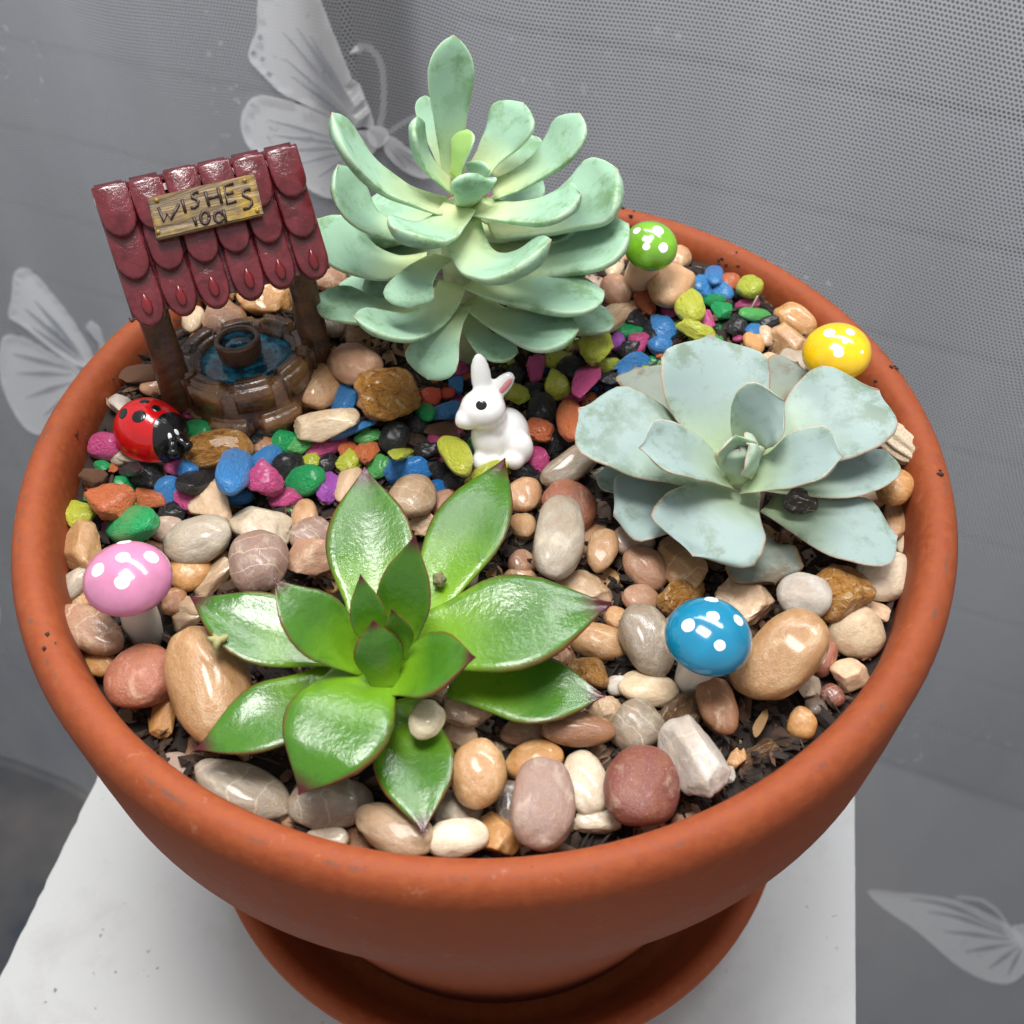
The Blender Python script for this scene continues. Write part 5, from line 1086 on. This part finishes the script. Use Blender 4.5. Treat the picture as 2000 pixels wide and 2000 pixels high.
    # posts
    def post(x0, x1, hw0, hw1, seed):
        bm = bmesh.new(); n, m_ = 22, 24; rings = []
        for j in range(n + 1):
            t = j / n; z = -0.004 + t * 0.050; hw = hw0 + (hw1 - hw0) * t; ring = []
            for k in range(m_):
                a = 2 * math.pi * k / m_; cx, sy = math.cos(a), math.sin(a); q = (abs(cx) ** 4 + abs(sy) ** 4) ** -0.25
                r = hw * q * (1 + 0.10 * mnoise.noise(Vector((cx * 1.5 + seed, sy * 1.5, z * 180))) + 0.05 * mnoise.noise(Vector((cx * 6 + seed, sy * 6, z * 60))))
                ring.append(bm.verts.new((x0 + (x1 - x0) * t + r * cx, 0.0005 + r * sy * 0.9, z)))
            rings.append(ring)
        for A2, B2 in zip(rings, rings[1:]):
            for k in range(m_): bm.faces.new((A2[k], A2[(k + 1) % m_], B2[(k + 1) % m_], B2[k]))
        bm.faces.new(rings[-1]); bm.faces.new(rings[0][::-1])
        bm_mesh('post', bm, mwood, root)
    post(-0.0172, -0.0168, 0.0037, 0.0033, 1); post(0.0172, 0.0164, 0.0036, 0.0029, 7)
    # basin of stones in two courses
    def course(n, r0, r1, z0, z1, rot, jit):
        for k in range(n):
            a0 = rot + 2 * math.pi * k / n + 0.035; a1 = rot + 2 * math.pi * (k + 1) / n - 0.035
            bm = bmesh.new(); g = []
            dz = rnd.uniform(-1, 1) * jit; dr = rnd.uniform(-1, 1) * jit
            S_ = 6
            for i in range(S_ + 1):
                a = a0 + (a1 - a0) * i / S_
                g.append([bm.verts.new(((r + dr) * math.cos(a), (r + dr) * math.sin(a), z)) for r, z in ((r0, z0), (r1, z0), (r1, z1 + dz), (r0, z1 + dz))])
            for A2, B2 in zip(g, g[1:]):
                for q in range(4): bm.faces.new((A2[q], A2[(q + 1) % 4], B2[(q + 1) % 4], B2[q]))
            bm.faces.new(g[0][::-1]); bm.faces.new(g[-1])
            bmesh.ops.recalc_face_normals(bm, faces=bm.faces[:])
            bmesh.ops.bevel(bm, geom=[x for x in bm.edges if x.calc_face_angle(0) > 0.8], offset=0.0012, segments=3, affect='EDGES')
            bm_mesh('basin_stone', bm, mstone, basin)
    basin = lathe('basin', [(0.0156, -0.003), (0.0158, 0.002), (0.0154, 0.0108), (0.0113, 0.0112), (0.0108, 0.006), (0.0001, 0.006)], 40, mwood, root)
    course(8, 0.0110, 0.0163, 0.0046, 0.0124, 0.30, 0.0005); course(8, 0.0125, 0.0170, -0.003, 0.0042, 0.62, 0.0005)
    mwt = NT('teal_water'); c = mwt.coord(); wv = mwt.n('ShaderNodeTexNoise'); wv.inputs['Scale'].default_value = 350; mwt.l(c, wv.inputs['Vector'])
    mwt.set(Base__Color=mwt.mix(mwt.ramp(wv.outputs[0], [(0.45, 0.0), (0.65, 1.0)]), lin('08384a'), lin('1c7c98')), Roughness=0.12, Coat__Weight=0.5); mwt.bump(wv.outputs[0], 0.5, 0.001)
    lathe('water', [(0.0114, 0.0092), (0.0114, 0.0098), (0.008, 0.0100), (0.0001, 0.0099)], 40, mwt.m, root)
    bk = lathe('bucket', [(0.0036, 0.0082), (0.0044, 0.0086), (0.0051, 0.0115), (0.0054, 0.0148), (0.0052, 0.0155), (0.0043, 0.0155), (0.0041, 0.0146), (0.0041, 0.0142)], 32, mwood, root, mtx=Matrix.Translation((-0.0006, 0.0012, 0)))
    lathe('bucket_water', [(0.0042, 0.0143), (0.0042, 0.0146), (0.0001, 0.0147)], 28, mwt.m, bk, mtx=Matrix.Translation((-0.0006, 0.0012, 0)))
    tag(root, 'miniature wishing well with dark red tiled roof and WISHES sign', 'wishing well ornament')
build_well()

# ------------------------------------------------------------------ odd bits lying about
def build_bits():
    rnd = random.Random(9)
    def tagp(o, label, cat): tag(o, label, cat)
    def put(nm, kind, fam, px, py, w, h, a, z, hexa, label, cat, cf=0.6, mat=None):
        me = stone_mesh(kind, 900 + px); me.materials.append(mat or {'p': M_PEB, 'q': M_ROUGH, 'g': M_GRAV}[fam])
        o = place_stone(nm, me, px, py, w, h, a, z, lin(hexa), rnd, cf); tag(o, label, cat); return o
    put('pebble', 's', 'p', 834, 1406, 80, 66, 62, 0.0, 'c9c2a2', 'pale greenish cream pebble lying on a lower leaf of the glossy green succulent', 'pebble')
    put('pebble', 's', 'q', 1562, 977, 68, 54, -8, -0.001, '3a3430', 'dark speckled pebble lying on a lower leaf of the blue grey succulent', 'pebble')
    put('bark_chip', 'a', 'q', 862, 835, 75, 34, -4, SOIL + 0.002, '5a3426', 'reddish brown bark chip beside the white rabbit', 'bark chip', 0.4, M_BARK)
    put('bark_chip', 'a', 'q', 275, 728, 88, 40, 12, SOIL + 0.002, '4a3a30', 'dark brown bark chip between the wishing well and the left rim', 'bark chip', 0.5, M_BARK)
    put('bark_chip', 'a', 'q', 182, 928, 42, 46, 60, SOIL + 0.002, '77644e', 'grey brown bark chip by the left rim below the ladybird', 'bark chip', 0.5, M_BARK)
    put('bark_chip', 'a', 'q', 1485, 1412, 60, 20, 62, SOIL + 0.002, '94734c', 'pale splinter of bark on the bare soil by the right rim', 'bark chip', 0.4, mat_simple('pale_bark', lin('94734c'), 0.8, 0.3, 300, 0.5, 0.0008))
    # ridged stone at the right rim
    def ridged():
        bm = icosphere(5)
        for v in bm.verts:
            p = v.co.copy(); r = math.atan2(p.z, p.y)
            k = 1 + 0.10 * math.sin(r * 9 + 1.3 * math.sin(p.x * 2)) + 0.08 * mnoise.noise(p * 2.5)
            v.co = Vector((math.copysign(abs(p.x) ** 0.7, p.x), p.y * k, p.z * k))
        me = bpy.data.meshes.new('ridged'); bm.to_mesh(me); bm.free(); me.polygons.foreach_set('use_smooth', [True] * len(me.polygons))
        me.materials.append(mat_simple('ridged_stone', lin('b7a48c'), 0.5, 0.35, 12, 0.4, 0.001)); return me
    o = place_stone('ridged_stone', ridged(), 1762, 866, 100, 56, -42, SOIL + 0.004, (1, 1, 1), rnd, 0.8); tag(o, 'cream ridged stone like a bit of bark against the right rim', 'stone')
    # dry stalk and sprigs
    md = mat_simple('dry_sprig', lin('8f8a5a'), 0.7, 0.3, 400, 0.3)
    def sprig(name, strokes, mat, label, cat):
        base = strokes[0][0][0]; root_v = P(base[0], base[1], base[2]); bm = bmesh.new()
        for pts, rad in strokes:
            v, f = tube_geo([P(x, y, z) - root_v for x, y, z in pts], rad, 7); vs = [bm.verts.new(q) for q in v]
            for q in f: bm.faces.new([vs[i] for i in q])
        o = bm_mesh(name, bm, mat); o.location = root_v; tag(o, label, cat)
    sprig('dry_stalk', [([(1450, 648, -0.010), (1460, 615, -0.004), (1480, 578, 0.002)], 0.00022)], mat_simple('stalk', lin('a39684'), 0.7), 'thin dry stalk standing in the gravel by the right back rim', 'stalk')
    z = 0.0056
    sprig('dried_sprig', [([(421, 1270, z), (425, 1252, z + .0008), (418, 1238, z + .0005)], [0.0006, 0.0009, 0.0003]), ([(425, 1254, z), (438, 1246, z + .001), (446, 1240, z + .001)], [0.0008, 0.0007, 0.0003]), ([(423, 1256, z), (414, 1248, z + .001), (406, 1246, z + .001)], [0.0008, 0.0006, 0.0003])], md,
          'dried pale green sprig lying on the big honey pebble', 'dried sprig')
    bm = bmesh.new(); bmesh.ops.create_icosphere(bm, subdivisions=3, radius=1)
    for v in bm.verts: v.co = v.co * (1 + 0.18 * mnoise.noise(v.co * 2.2) + 0.1 * math.sin(5 * math.atan2(v.co.y, v.co.x)))
    me = bpy.data.meshes.new('bud'); bm.to_mesh(me); bm.free(); me.materials.append(mat_simple('dry_bud', lin('6f6a48'), 0.8, 0.5, 3, 0.5, 0.001))
    me.polygons.foreach_set('use_smooth', [True] * len(me.polygons))
    o = place_stone('dried_bud', me, 858, 1132, 26, 30, 0, SOIL + 0.0145, (1, 1, 1), rnd, 0.9); tag(o, 'tiny dried brown bud between leaves of the glossy green succulent', 'dried bud')
    sprig('fallen_leaf', [([(352, 1240, -.001), (364, 1250, .0005), (376, 1264, -.001)], [0.0004, 0.0016, 0.0004]), ([(356, 1234, -.001), (370, 1240, .0005), (382, 1252, -.001)], [0.0003, 0.0009, 0.0003])], mat_simple('fallen', lin('8d7a44'), 0.7, 0.3), 'curled dry yellowish leaf below the pink mushroom', 'dry leaf')
build_bits()
